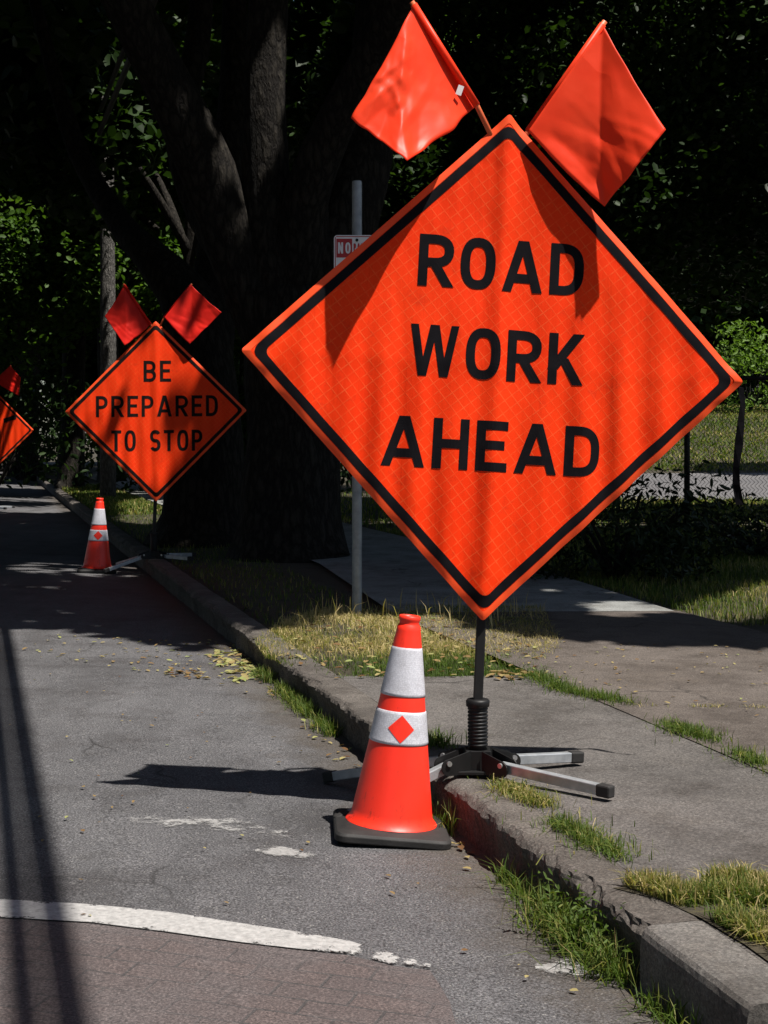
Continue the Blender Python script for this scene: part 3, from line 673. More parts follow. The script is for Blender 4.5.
# farther trees
far = [(-16, 52, 6.5, 7.0), (-4, 56, 7.5, 7.5), (4, 60, 7.5, 7.5), (13, 62, 8, 8.0), (23, 63, 8, 8), (-24, 66, 8, 8), (9.5, 72, 9, 9), (-11, 72, 9, 9), (1, 78, 9, 9.5), (18, 80, 9, 9.5)]
flab = ['far dark tree at the left edge beyond the row of trunks', 'far dark tree seen between the massive tree and the utility pole', 'far dark tree hidden behind the road work sign', 'far tree at the top of the sloping lawn right of the sign', 'far tree at the right edge above the sloping lawn', 'farthest tree at the left edge over the road', 'hindmost tree above the right lawn', 'hindmost tree behind the leaning trunk', 'hindmost tree behind the massive trunk', 'hindmost tree in the right corner']
for (x, y, h, rr), lb in zip(far, flab):
    simple_tree(lb, x, y, 6, 0.45, (0.2, 0), (0, 0, h + 1.2), (rr * 0.85, rr * 0.6, h + 0.6), 170, 1.3, 2.2, 0.42, 140, 'leaf_dark', -1, 'woodland_tree', False)
# undergrowth hedge masses
def shrub(label, x, y, rad, n, leaf, per, lmat, r0=0.25, r1=0.5, name='shrub', filt=True, asp=0.5):
    z0 = float(lawn_z(x, y))
    t = empty(name, label, 'shrub', (x, y, z0))
    st = MB()
    for k in range(9):
        a = k * 0.7; d = Vector((math.cos(a) * rad[0] * 0.7, math.sin(a) * rad[1] * 0.7, rad[2] * random.uniform(0.7, 1.1)))
        st.tube([(0, 0, -0.05), d * 0.45 + Vector((0, 0, 0.05)), d], [0.03, 0.02, 0.008], 6)
    st.build('stem', M['bark_far'], t)
    bl = []
    for b in crown_blobs((0, 0, rad[2] * 0.5), (rad[0], rad[1], rad[2] * 0.62), n, r0, r1, -0.9): bl.append(b)
    c, tn = clump_points(bl, per, 0.05)
    c = c[c[:, 2] > 0.0]; tn = tn[:len(c)]
    if filt:
        k = keep_leaf(c + np.array([x, y, z0])); c, tn = c[k], tn[k]
    leaf_mesh('foliage', c, leaf, lmat, t, 0.15, asp, tn)
    return t
bx, by = G(628, 588, 0.15)
shrub('low dark rounded shrub beside the concrete path, in front of the fence', 1.95, 12.6, (0.95, 0.8, 0.84), 70, 0.085, 800, M['leaf_shrub'], 0.16, 0.32, filt=False, asp=0.34)
shrub('dark spreading shrub at the foot of the fence near the right edge', 3.75, 15.0, (0.95, 0.7, 0.45), 40, 0.085, 420, M['leaf_shrub'], 0.16, 0.3, filt=False, asp=0.34)
shrub('bright light green bush standing across the lawn at the right edge', 13.3, 54.5, (1.7, 1.2, 3.0), 34, 0.24, 130, M['leaf_light'], 0.35, 0.75, filt=False, asp=0.4)
hed = [(-8.6, 33, 2.2, 2.6), (-4.6, 34, 2.2, 2.8), (-0.6, 34, 2.2, 2.6), (-10.5, 44, 2.6, 3.2), (-4.5, 46, 3.0, 3.0), (-14.5, 56, 3.0, 3.6), (-16.5, 69, 3.6, 5.0), (-12.5, 74, 3.6, 5.5)]
hlab = ['dark bush behind the utility pole', 'dark bush between the leaning trunk and the massive trunk', 'dark bush right of the massive trunk', 'dark bush beside the row of trunks at the left', 'dark bush far behind the leaning trunk', 'dark bush at the far end of the road', 'hindmost dark bush at the left end of the road', 'hindmost dark bush left of the BE PREPARED sign']
for (x, y, r, h), lb in zip(hed, hlab):
    shrub(lb, x, y, (r, r * 0.6, h), 60, 0.20, 75, M['leaf_dark'], 0.5, 0.9)
hx = [(5, 60.5), (10, 61.5), (15.5, 61), (21, 62)]
hl2 = ['hedge clump at the top of the lawn, hidden edge behind the sign', 'hedge clump at the top of the lawn beside the sign corner', 'hedge clump at the top of the lawn at the right edge', 'rightmost hedge clump at the top of the lawn']
for (x, y), lb in zip(hx, hl2):
    shrub(lb, x, y, (3.2, 1.6, 2.6), 60, 0.28, 45, M['leaf_dark'], 0.6, 1.1)

# ------------------------------------------------------------------ grass
def blades(name, pts, h, w, tone, mat, label, lean=0.45, cat='grass', z=None, base=None):
    n = len(pts); pts = np.asarray(pts, float)
    hh = h * rng.uniform(0.45, 1.3, n); a = rng.uniform(0, 2 * math.pi, n); l = np.abs(rng.normal(0, lean, n))
    d = np.stack([np.cos(a), np.sin(a), np.zeros(n)], 1); s = np.stack([-np.sin(a + rng.normal(0, .5, n)), np.cos(a), np.zeros(n)], 1)
    zz = lawn_z(pts[:, 0], pts[:, 1]) if z is None else np.full(n, z)
    zz = zz + np.array([road_z(toUV(x, y)[1]) if (z is not None and z < 0.05) else 0.0 for x, y in pts])
    b = np.stack([pts[:, 0], pts[:, 1], zz], 1); up = np.array([0, 0, 1.0])
    ww = (w * rng.uniform(0.6, 1.4, n))[:, None] * 0.5
    m = b + up * (hh * 0.55)[:, None] + d * (hh * l * 0.35)[:, None]
    t = b + up * (hh * np.clip(1 - 0.35 * l, 0.2, 1))[:, None] + d * (hh * l)[:, None]
    V = np.stack([b - s * ww, b + s * ww, m + s * ww * 0.8, m - s * ww * 0.8, t], 1).reshape(-1, 3)
    k = (np.arange(n) * 5)[:, None]
    fa = np.concatenate([k + np.array([[0, 1, 2, 3]]), k + np.array([[3, 2, 4]])], 1).reshape(-1)
    sizes = np.tile([4, 3], n)
    o = np_mesh(name, V, fa, sizes, mat, None, np.repeat(np.clip(tone, 0, 1), 5))
    return tag(o, label, cat, None, 'stuff')
def scatter(poly, n, dens=None):
    p = np.array(poly); lo, hi = p.min(0), p.max(0); out = np.zeros((0, 2))
    while len(out) < n:
        q = rng.uniform(lo, hi, (n * 2, 2)); k = in_poly(q[:, 0], q[:, 1], poly)
        if dens is not None: k &= rng.random(len(q)) < dens(q)
        out = np.concatenate([out, q[k]])
    return out[:n]
def nz(q, s, seed=0.0):
    return np.array([noise.noise((x * s + seed, y * s, seed)) for x, y in q])
# dry verge patch in the sun
poly = GP([(266, 655), (255, 640), (285, 618), (330, 606), (540, 606), (560, 640), (545, 676), (330, 678)], 0.15)
q = scatter(poly, 24000, lambda q: np.clip(0.75 + nz(q, 1.6) * 1.2, 0.1, 1))
g = nz(q, 1.1, 4.0); front = np.clip((8.2 - q[:, 1]) / 0.9, 0, 1)
tn = np.clip(0.80 - 0.55 * front + 0.45 * g + rng.normal(0, 0.17, len(q)), 0.1, 1)
blades('grass', q, 0.045, 0.0035, tn, M['grass'], 'dry straw coloured grass on the verge behind the cone', 1.0, z=0.13)
q = scatter(poly, 140, lambda q: np.clip((q[:, 1] - 8.6) * 0.8, 0, 1))
blades('tall_dry_grass', q, 0.16, 0.007, rng.uniform(0.75, 1, len(q)), M['grass'], 'tall dry grass stalks round the no parking pole', 0.35, z=0.13)
# shaded verge
poly = [UV(4.2, 0.2), UV(4.2, 1.05), UV(30, 1.45), UV(30, 0.2)]
q = scatter(poly, 9000); blades('grass', q, 0.05, 0.006, rng.normal(0.42, 0.16, len(q)), M['grass'], 'shaded grass of the verge beneath the trees', 0.6)
# right lawn
poly = [UV(3.9, 3.02), UV(8.2, 3.3), UV(14, 3.35), UV(13, 8), UV(3, 6.5)]
q = scatter(poly, 50000); blades('grass', q, 0.07, 0.006, rng.normal(0.48, 0.17, len(q)) + 0.2 * nz(q, 1.2), M['grass'], 'green lawn at the right of the sidewalk', 0.6)
poly = [UV(14, 3.35), UV(28, 3.35), (16, 27), (9, 15)]
q = scatter(poly, 14000); blades('grass', q, 0.09, 0.02, rng.normal(0.45, 0.16, len(q)), M['grass'], 'shaded lawn near the fence', 0.6)
# far lawns
poly = [(3, 22), (14, 22), (14, 28.4), (3, 28.4)]
q = scatter(poly, 9000); blades('grass', q, 0.10, 0.03, rng.normal(0.55, 0.15, len(q)), M['grass'], 'lawn strip just beyond the fence', 0.7)
poly = [(4, 37.8), (26, 38.6), (34, 58), (4, 58)]
q = scatter(poly, 60000); blades('grass', q, 0.11, 0.035, rng.normal(0.50, 0.14, len(q)) + 0.22 * nz(q, 0.25), M['grass'], 'dry sloping lawn across the side street', 0.8)
poly = [UV(19, 0.2), UV(19, 1.4), UV(34, 1.4), UV(34, 0.2)]
q = scatter(poly, 6000); blades('grass', q, 0.09, 0.022, rng.normal(0.5, 0.15, len(q)), M['grass'], 'sunlit verge grass by the utility pole', 0.6)
# grass in the seams of the paving and by the kerb
def tuft_line(pts, n, wid, h, tone, label, z=0.15, w=0.003):
    n = int(n * 2.2)
    pts = [Vector(p) for p in pts]; out = []
    for _ in range(n):
        i = random.randrange(len(pts) - 1); t = random.random()
        p = pts[i].lerp(pts[i + 1], t)
        if noise.noise((p.x * 6, p.y * 6, 2)) < -0.38 + 0.35 * random.random(): continue
        sp_ = 0.7 + 2.2 * random.random() ** 4
        out.append((p.x + random.gauss(0, wid) * sp_, p.y + random.gauss(0, wid) * sp_))
    out = np.array(out)
    return blades('grass', out, h, w, rng.normal(tone, 0.16, len(out)), M['grass'], label, 1.05, z=z)
tuft_line([G(535, 676, .15), G(560, 690, .15), G(632, 705, .15)], 900, 0.030, 0.042, 0.32, 'green grass in the paving seam behind the sign stand')
tuft_line([G(660, 724, .15), G(715, 742, .15), G(780, 775, .15)], 1100, 0.028, 0.042, 0.34, 'green grass in the paving seam at the right edge')
tuft_line([G(632, 706, .15), G(770, 708, .15)], 70, 0.012, 0.02, 0.75, 'thin dry grass in the joint across the sidewalk')
tuft_line([G(500, 788, .15), G(525, 797, .15), G(548, 808, .15)], 420, 0.024, 0.04, 0.6, 'short grass by the foot of the sign stand')
tuft_line([G(555, 822, .15), G(590, 842, .15), G(626, 862, .15)], 620, 0.026, 0.04, 0.38, 'grass tufts along the back of the kerb')
tuft_line([G(432, 742, .15), G(450, 752, .15), G(462, 757, .15)], 420, 0.03, 0.06, 0.35, 'green tuft beside the spring of the sign stand')
poly = GP([(622, 886), (690, 884), (790, 872), (790, 962), (745, 940), (700, 915), (668, 903)], 0.15)
q = scatter(poly, 7000, lambda q: np.clip(0.45 + nz(q, 7.0) * 1.6, 0.02, 1)); blades('grass', q, 0.05, 0.0032, rng.normal(0.60, 0.2, len(q)) + 0.35 * nz(q, 3.0, 6.0), M['grass'], 'thick mixed grass behind the pale kerb end stone', 0.7, z=0.15)
# weeds growing out of the gutter
def gutter(u0, u1, n, h, tone, label, sd=0.03, w=0.0034):
    n = int(n * 1.8)
    u = rng.uniform(u0, u1, n); v = -np.abs(rng.normal(0, sd, n)) - 0.006
    keep = np.array([noise.noise((a * 3.1, 9, 0)) > -0.15 for a in u])
    p = np.array([UV(a, b) for a, b in zip(u[keep], v[keep])])
    return blades('weeds', p, h, w, rng.normal(tone, 0.14, len(p)), M['grass'], label, 0.85, 'weeds', z=0.0)
gutter(1.7, 3.5, 1200, 0.07, 0.40, 'green weeds along the broken kerb behind the cone', 0.035)
gutter(-1.35, -0.88, 420, 0.10, 0.46, 'bushy weeds in the gutter before the pale kerb stone', 0.05)
gutter(-1.75, -1.3, 170, 0.075, 0.36, 'weeds at the foot of the pale kerb stone', 0.03)
gutter(-0.9, -0.5, 150, 0.08, 0.4, 'sparse weeds in the gutter', 0.03)
gutter(0.0, 0.45, 90, 0.10, 0.45, 'weed sprig in the gutter behind the cone', 0.02)

# leafy weed stems in the bushy clump (small leaves)
c = []
for _ in range(60):
    u = random.gauss(-1.12, 0.14); v = -abs(random.gauss(0.03, 0.04)); hx = random.uniform(0.05, 0.16); ax, ay = random.gauss(0, .04), random.gauss(0, .04)
    for k in range(12):
        t = k / 11; x, y = UV(u, v); c.append((x + ax * t + random.gauss(0, .008), y + ay * t + random.gauss(0, .008), hx * t + 0.01))
o = leaf_mesh('weeds', np.array(c), 0.022, M['grass'], None, 0.4, 0.35, rng.normal(0.3, 0.12, len(c)))
tag(o, 'leafy green weeds bunched against the kerb', 'weeds', None, 'stuff')

# fallen leaves
def litter(name, pts, size, z, label, tone=(0.6, 0.25)):
    pts = np.array(pts); n = len(pts)
    zr = np.array([road_z(toUV(x, y)[1]) if z < 0.1 else 0.0 for x, y in pts])
    c = np.stack([pts[:, 0], pts[:, 1], z + zr + 0.006 + rng.random(n) * 0.006], 1)
    o = leaf_mesh(name, c, size, M['litter'], None, 6.0, 0.6, rng.normal(*tone, n)); return tag(o, label, 'leaf litter', None, 'stuff')
pl = scatter(GP([(60, 642), (240, 642), (262, 668), (235, 690), (150, 680), (20, 660)], 0), 150, lambda q: np.clip(0.35 + (q[:, 0] + 2.2) * 0.35, 0.05, 1))
litter('fallen_leaves', pl, 0.034, 0.0, 'yellowed fallen leaves on the road by the shade edge', (0.66, 0.2))
litter('fallen_leaves', scatter(GP([(205, 655), (240, 650), (262, 680), (235, 684)], 0), 120), 0.055, 0.0, 'pale leaf pile in the gutter', (0.8, 0.18))
litter('fallen_leaves', scatter(GP([(170, 672), (200, 675), (210, 684), (160, 682)], 0), 30), 0.05, 0.0, 'brown leaves on the road seam', (0.3, 0.2))
litter('fallen_leaves', scatter(GP([(275, 655), (330, 612), (530, 612), (560, 680), (330, 680)], .15), 260), 0.045, 0.15, 'fallen leaves on the dry verge', (0.45, 0.3))
litter('fallen_leaves', scatter(GP([(500, 640), (768, 648), (768, 720), (560, 690)], .15), 90), 0.026, 0.15, 'scattered fallen leaves on the sidewalk', (0.5, 0.3))
litter('fallen_leaves', [UV(random.uniform(-0.4, 3.4), -abs(random.gauss(0, .06)) - .01) for _ in range(70)], 0.035, 0.0, 'dry leaf scraps along the gutter', (0.45, 0.3))
litter('fallen_leaves', scatter(GP([(480, 672), (535, 672), (535, 680), (490, 680)], .15), 26), 0.06, 0.15, 'curled brown leaves at the verge edge', (0.35, 0.15))
litter('fallen_leaves', scatter(GP([(0, 640), (768, 900), (768, 1020), (0, 1020)], 0), 60, lambda q: (q[:, 0] < 0.15 - 0.26 * (q[:, 1] - 4.9)) * 1.0), 0.02, 0.002, 'tiny leaf scraps on the asphalt', (0.4, 0.3))

# ------------------------------------------------------------------ lettering (highway style strokes)
def arc(cx, cy, rx, ry, a0, a1, n=10, e=1.0):
    o = []
    for i in range(n + 1):
        a = R(a0 + (a1 - a0) * i / n); o.append((cx + rx * math.copysign(abs(math.cos(a)) ** e, math.cos(a)), cy + ry * math.copysign(abs(math.sin(a)) ** e, math.sin(a))))
    return o
def glyph(ch, w, t):
    """strokes in units of the letter height: ('p', points, closed) mitred lines, ('d', a, b) diagonals cut level."""
    h = t / 2; x0, x1, y1 = h, w - h, 1 - h; S = []
    if ch == 'R' or ch == 'P' or ch == 'B':
        m = 0.46 if ch != 'B' else 0.50; ry = (y1 - m) / 2
        S.append(('p', [(x0, 0), (x0, 1)], False))
        rx = min((x1 - x0) * 0.6, ry * 1.25); xx = x1 if ch != 'B' else x1 - 0.02
        S.append(('p', [(x0, y1)] + arc(xx - rx, y1 - ry, rx, ry, 90, -90, 12, 0.85) + [(x0, m)], False))
        if ch == 'R': S.append(('d', (x0 + (x1 - x0) * 0.42, m), (x1 + h * 0.1, 0)))
        if ch == 'B':
            ry2 = (m - h) / 2; S.append(('p', [(x0, m)] + arc(x1 - rx, h + ry2, rx, ry2, 90, -90, 12, 0.85) + [(x0, h)], False))
    elif ch == 'D':
        S.append(('p', [(x0, 0), (x0, 1)], False)); rx = (x1 - x0) * 0.75
        S.append(('p', [(x0, y1)] + arc(x1 - rx, 0.5, rx, y1 - 0.5, 90, -90, 20, 0.72) + [(x0, h)], False))
    elif ch == 'O':
        S.append(('p', arc(w / 2, 0.5, w / 2 - h, 0.5 - h, 0, 360, 36, 0.80)[:-1], True))
    elif ch == 'G':
        S.append(('p', arc(w / 2, 0.5, w / 2 - h, 0.5 - h, 40, 360, 30, 0.80) + [(w / 2, 0.5)], False))
    elif ch == 'A':
        q = w * 0.5; S += [('d', (h * 1.05, 0), (q - h * 0.1, 1)), ('d', (w - h * 1.05, 0), (q + h * 0.1, 1)), ('p', [(w * 0.22, 0.27), (w * 0.78, 0.27)], False)]
    elif ch == 'W':
        q = w / 4; S += [('d', (h, 1), (q * 1.10, 0)), ('d', (q * 1.16, 0), (w / 2 - h * 0.15, 1)), ('d', (w / 2 + h * 0.15, 1), (w - q * 1.16, 0)), ('d', (w - q * 1.10, 0), (w - h, 1))]
    elif ch == 'K':
        S += [('p', [(x0, 0), (x0, 1)], False), ('d', (x0, 0.30), (w - h * 1.2, 1)), ('d', (w * 0.42, 0.52), (w - h * 1.1, 0))]
    elif ch == 'N':
        S += [('p', [(x0, 0), (x0, 1)], False), ('p', [(x1, 0), (x1, 1)], False), ('d', (x0, 1), (x1, 0))]
    elif ch == 'H':
        S += [('p', [(x0, 0), (x0, 1)], False), ('p', [(x1, 0), (x1, 1)], False), ('p', [(x0, 0.5), (x1, 0.5)], False)]
    elif ch == 'E':
        S += [('p', [(x0, 0), (x0, 1)], False), ('p', [(x0, y1), (w, y1)], False), ('p', [(x0, 0.52), (w * 0.90, 0.52)], False), ('p', [(x0, h), (w, h)], False)]
    elif ch == 'T':
        S += [('p', [(0, y1), (w, y1)], False), ('p', [(w / 2, 0), (w / 2, 1)], False)]
    elif ch == 'I':
        S.append(('p', [(w / 2, 0), (w / 2, 1)], False))
    elif ch == 'S':
        ry = (0.5 - h) / 2; rx = w / 2 - h
        S.append(('p', arc(w / 2, 1 - h - ry, rx, ry, 25, 270, 18, 0.85) + arc(w / 2, h + ry, rx, ry, 90, -155, 18, 0.85)[1:], False))
    return S
WID = dict(R=.68, O=.68, A=.80, D=.66, W=.98, K=.70, H=.66, E=.58, B=.66, P=.64, T=.60, S=.64, N=.68, I=.2, G=.68)
def text_faces(mb, text, p0, p1, q0, h, pos, t=0.19, gap=0.24, lift=0.0011):
    """write text between p0 and p1 with its foot at q0; pos(p, q, d) places a point of the plane."""
    nat = sum(WID.get(c, .5) for c in text) + gap * (len(text) - 1); sc = (p1 - p0) / h / nat; x = 0.0; lay = 0
    for ch in text:
        if ch == ' ': x += (.45 + gap) * sc; continue
        w = WID[ch] * sc
        for s in glyph(ch, w, t):
            lay += 1; d = lift + 0.00007 * (lay % 7)
            if s[0] == 'd':
                (ax, ay), (bx, by) = s[1], s[2]; dy = by - ay; hw = t / 2 * math.hypot(bx - ax, dy) / abs(dy); hw = min(hw, t * 0.72) * (0.82 if ch == 'W' else 1); n = 18
                Lp = [(ax + (bx - ax) * k / n - hw, ay + dy * k / n) for k in range(n + 1)]; Rp = [(a + 2 * hw, b) for a, b in Lp]
            else:
                pts = s[1]; closed = s[2]
                dense = []
                for k in range(len(pts) - (0 if closed else 1)):
                    a, b = pts[k], pts[(k + 1) % len(pts)]; m = max(1, int(math.hypot(b[0]-a[0], b[1]-a[1]) / 0.06))
                    for j in range(m): dense.append((a[0] + (b[0]-a[0]) * j / m, a[1] + (b[1]-a[1]) * j / m))
                if not closed: dense.append(pts[-1])
                clean = [dense[0]]
                for q_ in dense[1:]:
                    if math.hypot(q_[0]-clean[-1][0], q_[1]-clean[-1][1]) > 1e-4: clean.append(q_)
                pts = clean; N = len(pts); Lp, Rp = [], []
                for k in range(N):
                    a = pts[k-1] if (k > 0 or closed) else None; b = pts[(k+1) % N] if (k < N-1 or closed) else None
                    c = pts[k]; ds = []
                    if a: l = math.hypot(c[0]-a[0], c[1]-a[1]); ds.append(((c[0]-a[0])/l, (c[1]-a[1])/l))
                    if b: l = math.hypot(b[0]-c[0], b[1]-c[1]); ds.append(((b[0]-c[0])/l, (b[1]-c[1])/l))
                    tx, ty = sum(e[0] for e in ds), sum(e[1] for e in ds); l = math.hypot(tx, ty) or 1; tx, ty = tx/l, ty/l
                    co = max(0.5, ds[0][0]*tx + ds[0][1]*ty); o = t / 2 / co
                    Lp.append((c[0] - ty*o, c[1] + tx*o)); Rp.append((c[0] + ty*o, c[1] - tx*o))
                if closed: Lp.append(Lp[0]); Rp.append(Rp[0])
            V = []
            for a, b in zip(Lp, Rp):
                for j in range(4):
                    f = j / 3; V.append(pos(p0 + (x + a[0] + (b[0]-a[0])*f) * h, q0 + (a[1] + (b[1]-a[1])*f) * h, d))
            Fc = []
            for k in range(len(Lp) - 1):
                for j in range(3): i = k*4 + j; Fc.append((i, i+1, i+5, i+4))
            mb.add(V, Fc)
        x += w + gap * sc
    return mb

# ------------------------------------------------------------------ roll-up warning signs
CR_L = [((0.12, 0.02), (0.62, 0.40), 0.018), ((0.62, 0.40), (0.98, 0.98), 0.014), ((0.95, 0.05), (0.45, 0.28), 0.016), ((0.75, 0.0), (0.35, 0.18), 0.014), ((0.55, 0.0), (0.25, 0.12), 0.010), ((0.30, 0.55), (0.80, 0.62), 0.007)]
CR_R = [((0.05, 0.80), (1.0, 0.40), -0.005), ((0.10, 0.92), (0.62, 0.80), -0.006), ((0.60, 0.55), (0.98, 0.62), -0.005), ((0.62, 0.70), (0.95, 0.78), 0.003)]
def make_sign(label, base, centre, rot, side, lines, flags, feet, hub_h, seed, ink, fmat, mast_foot, dowels, detail=True, strap=False, extra=None, foot_bar=True, letter_t=0.180, gap=0.14):
    root = empty('warning_sign', label, 'road sign', base, (0, 0, 0), 'orange roll-up warning signs')
    b = Vector(base); yaw, tilt, roll = rot
    rm = Matrix.Rotation(R(yaw), 3, 'Z') @ Matrix.Rotation(R(-tilt), 3, 'X') @ Matrix.Rotation(R(roll), 3, 'Y')
    c = Vector(centre) - b; ax, up, nm = rm @ Vector((1, 0, 0)), rm @ Vector((0, 0, 1)), rm @ Vector((0, -1, 0))
    hs = side / 2
    def disp(p, q):
        n = noise.noise
        ridge = 0.012 * math.exp(-(p / 0.034) ** 2) + 0.0008 * math.exp(-(q / 0.03) ** 2)
        fold = 0.0056 * math.sin(p * 46 + 3 * n((p * 2, q * 0.6, seed))) * sstep((0.45 - q) / 0.7) * (1 + n((p * 3, q * 1.2, seed + 2)))
        wr = 0.010 * n((p * 2.2, q * 1.3, seed)) + 0.0036 * n((p * 9, q * 4.0, seed + 5)) + 0.0018 * n((p * 26, q * 8, seed + 9))
        e = max(abs(p) + abs(q) - hs * 1.414 + 0.06, 0) / 0.06
        tip = 0.010 * n((p * 14, q * 14, seed + 3)) * max(0, min(1, (max(abs(p), abs(q)) - 0.68) / 0.15))
        return ridge + float(fold) + wr - 0.008 * e * e + tip
    def pos(p, q, d=0.0): return c + ax * p + up * q + nm * (d + disp(p, q))
    def flat(p, q, d=0.0): return c + ax * p + up * q + nm * d
    # cloth
    n = 170 if detail else 50; V = []; Fc = []; PP = []
    for i in range(n + 1):
        for j in range(n + 1):
            s_, t_ = -hs + side * i / n, -hs + side * j / n
            # rounded corners
            cr = 0.012; ex, ey = abs(s_) - (hs - cr), abs(t_) - (hs - cr)
            if ex > 0 and ey > 0:
                l = math.hypot(ex, ey); k = max(ex, ey) / l if l else 1
                s_ = math.copysign(hs - cr + ex * k, s_); t_ = math.copysign(hs - cr + ey * k, t_)
            p, q = (s_ - t_) / 1.41421, (s_ + t_) / 1.41421
            V.append(pos(p, q)); PP.append((p, q, 0))
    for i in range(n):
        for j in range(n): k = i * (n + 1) + j; Fc.append((k, k + n + 1, k + n + 2, k + 1))
    mb = MB().add(V, Fc)
    face = mb.build('sign_face', M['sheet'], root, True)
    at = face.data.attributes.new('plane_pos', 'FLOAT_VECTOR', 'POINT'); at.data.foreach_set('vector', np.array(PP, np.float32).ravel())
    so = face.modifiers.new('Solidify', 'SOLIDIFY'); so.thickness = 0.0025; so.offset = -1 if True else 1
    # border and hem rings
    def ring(o, i, ro, ri, d, name, mat):
        def outline(hf, r):
            pts = []
            for (sx, sy, a0) in ((1, 1, 0), (-1, 1, 90), (-1, -1, 180), (1, -1, 270)):
                for k in range(7):
                    a = R(a0 + 15 * k); pts.append((sx * (hf - r) + r * math.cos(a), sy * (hf - r) + r * math.sin(a)))
            return pts
        A, B = outline(o, ro), outline(i, ri); V = []; Fc = []; res = []
        N = len(A)
        for k in range(N):
            a, a2, b_, b2 = A[k], A[(k + 1) % N], B[k], B[(k + 1) % N]
            m = max(1, int(math.hypot(a2[0]-a[0], a2[1]-a[1]) / 0.007))
            for j in range(m):
                f = j / m; res.append(((a[0]+(a2[0]-a[0])*f, a[1]+(a2[1]-a[1])*f), (b_[0]+(b2[0]-b_[0])*f, b_[1]+(b2[1]-b_[1])*f)))
        for oo, ii in res:
            for j in range(4):
                f = j / 3; s_, t_ = oo[0]+(ii[0]-oo[0])*f, oo[1]+(ii[1]-oo[1])*f
                V.append(pos((s_ - t_) / 1.41421, (s_ + t_) / 1.41421, d))
        K = len(res)
        for k in range(K):
            for j in range(3): Fc.append((k*4+j, k*4+j+1, ((k+1) % K)*4+j+1, ((k+1) % K)*4+j))
        return MB().add(V, Fc).build(name, mat, face, True)
    ring(hs + 0.0005, hs - 0.022, 0.012, 0.010, 0.0013, 'hem', M['hem'])
    ring(hs - 0.024, hs - 0.055, 0.032, 0.026, 0.0013, 'border', ink)
    for (txt, p0, p1, q0, h) in lines: text_faces(MB(), txt, p0, p1, q0, h, pos, letter_t, gap).build('lettering', ink, face)
    if extra:
        mb = MB(); extra(mb, pos); mb.build('symbol', ink, face)
    # ribs behind the cloth
    mb = MB()
    mb.bar(flat(0, -0.84, -0.016), flat(0, 0.84, -0.016), 0.028, 0.006, nm); mb.bar(flat(-0.84, 0, -0.024), flat(0.84, 0, -0.024), 0.028, 0.006, nm)
    mb.build('rib', M['blackmetal'], root)
    # mast
    mb = MB(); top = flat(0, -0.55, -0.05); low = Vector(mast_foot) - b
    mb.bar(low, top, 0.032, 0.032, Vector((0, 1, 0)))
    mb.bar(flat(0, -0.80, -0.035), flat(0, -0.5, -0.035), 0.045, 0.03, nm)
    mb.build('mast', M['blackmetal'], root, False, 0.004)
    # spring and hub
    mb = MB(); prof = []
    zb, zt = hub_h + 0.035, low.z + 0.01
    nco = 11; prof.append((0.0, zb)); prof.append((0.034, zb))
    for k in range(nco):
        z = zb + 0.01 + (zt - 0.03 - zb) * k / nco; dz = (zt - 0.03 - zb) / nco
        prof += [(0.0285, z), (0.0345, z + dz * 0.25), (0.0355, z + dz * 0.5), (0.0345, z + dz * 0.75)]
    prof += [(0.033, zt - 0.022), (0.040, zt - 0.018), (0.041, zt), (0.036, zt + 0.006), (0.0, zt + 0.006)]
    mb.lathe(prof, 28, (low.x, low.y, 0)); mb.build('spring', M['blackmetal'], root, True)
    mb = MB(); hub = Vector((low.x, low.y, hub_h))
    mb.box((0.085, 0.085, 0.07), Matrix.Translation(hub)); mb.box((0.15, 0.13, 0.012), Matrix.Translation(hub + Vector((0, 0, -0.036))))
    bolts = []
    hb = None
    for f in feet:
        fv = Vector(f) - b; d = (fv - hub); d.z = 0; d.normalize(); sd = Vector((-d.y, d.x, 0))
        for s in (-1, 1):
            a = hub + d * 0.045 + sd * 0.026 * s; o_ = hub + d * 0.125 + sd * 0.026 * s
            # curved hinge plate
            pl = []
            for k in range(9):
                ang = R(-90 + 180 * k / 8); pl.append(o_ + d * 0.030 * math.cos(ang) * 0.8 + Vector((0, 0, -0.014 + 0.026 * math.sin(ang))))
            pl = [a + Vector((0, 0, -0.038))] + pl + [a + Vector((0, 0, 0.034))]
            N = len(pl); mb.add(pl + [p + sd * 0.006 * s for p in pl], [tuple(range(N)), tuple(range(2*N-1, N-1, -1))] + [(k, (k+1) % N, N + (k+1) % N, N + k) for k in range(N)])
            bolts.append(MB().tube([o_ + sd * 0.006 * s, o_ + sd * 0.013 * s], 0.009, 10))
    hb = mb.build('hub', M['blackmetal'], root, False, 0.002)
    for bo in bolts: bo.build('bolt', M['steel'], hb)
    for f in feet:
        fv = Vector(f) - b; d = (fv - hub); d.z = 0; d.normalize(); s0 = hub + d * 0.10 + Vector((0, 0, -0.012))
        e = fv + Vector((0, 0, 0.026)); dd = (e - s0).normalized()
        lg = MB().bar(s0, e - dd * 0.03, 0.031, 0.034).build('leg', M['galv'], root, False, 0.003)
        mb = MB(); mb.bar(e - dd * 0.045, e + dd * 0.008, 0.037, 0.040)
        mb.build('end_cap', M['rubber'], lg, False, 0.006)
    # flags: each point hangs d in front of the cloth on its line of sight as measured in the photo
    eye = Vector((0, 0, CH)) - b
    def hang(p, q, d):
        w_ = flat(p, q, 0); return w_ + (eye - w_) * (d / nm.dot(eye - w_))
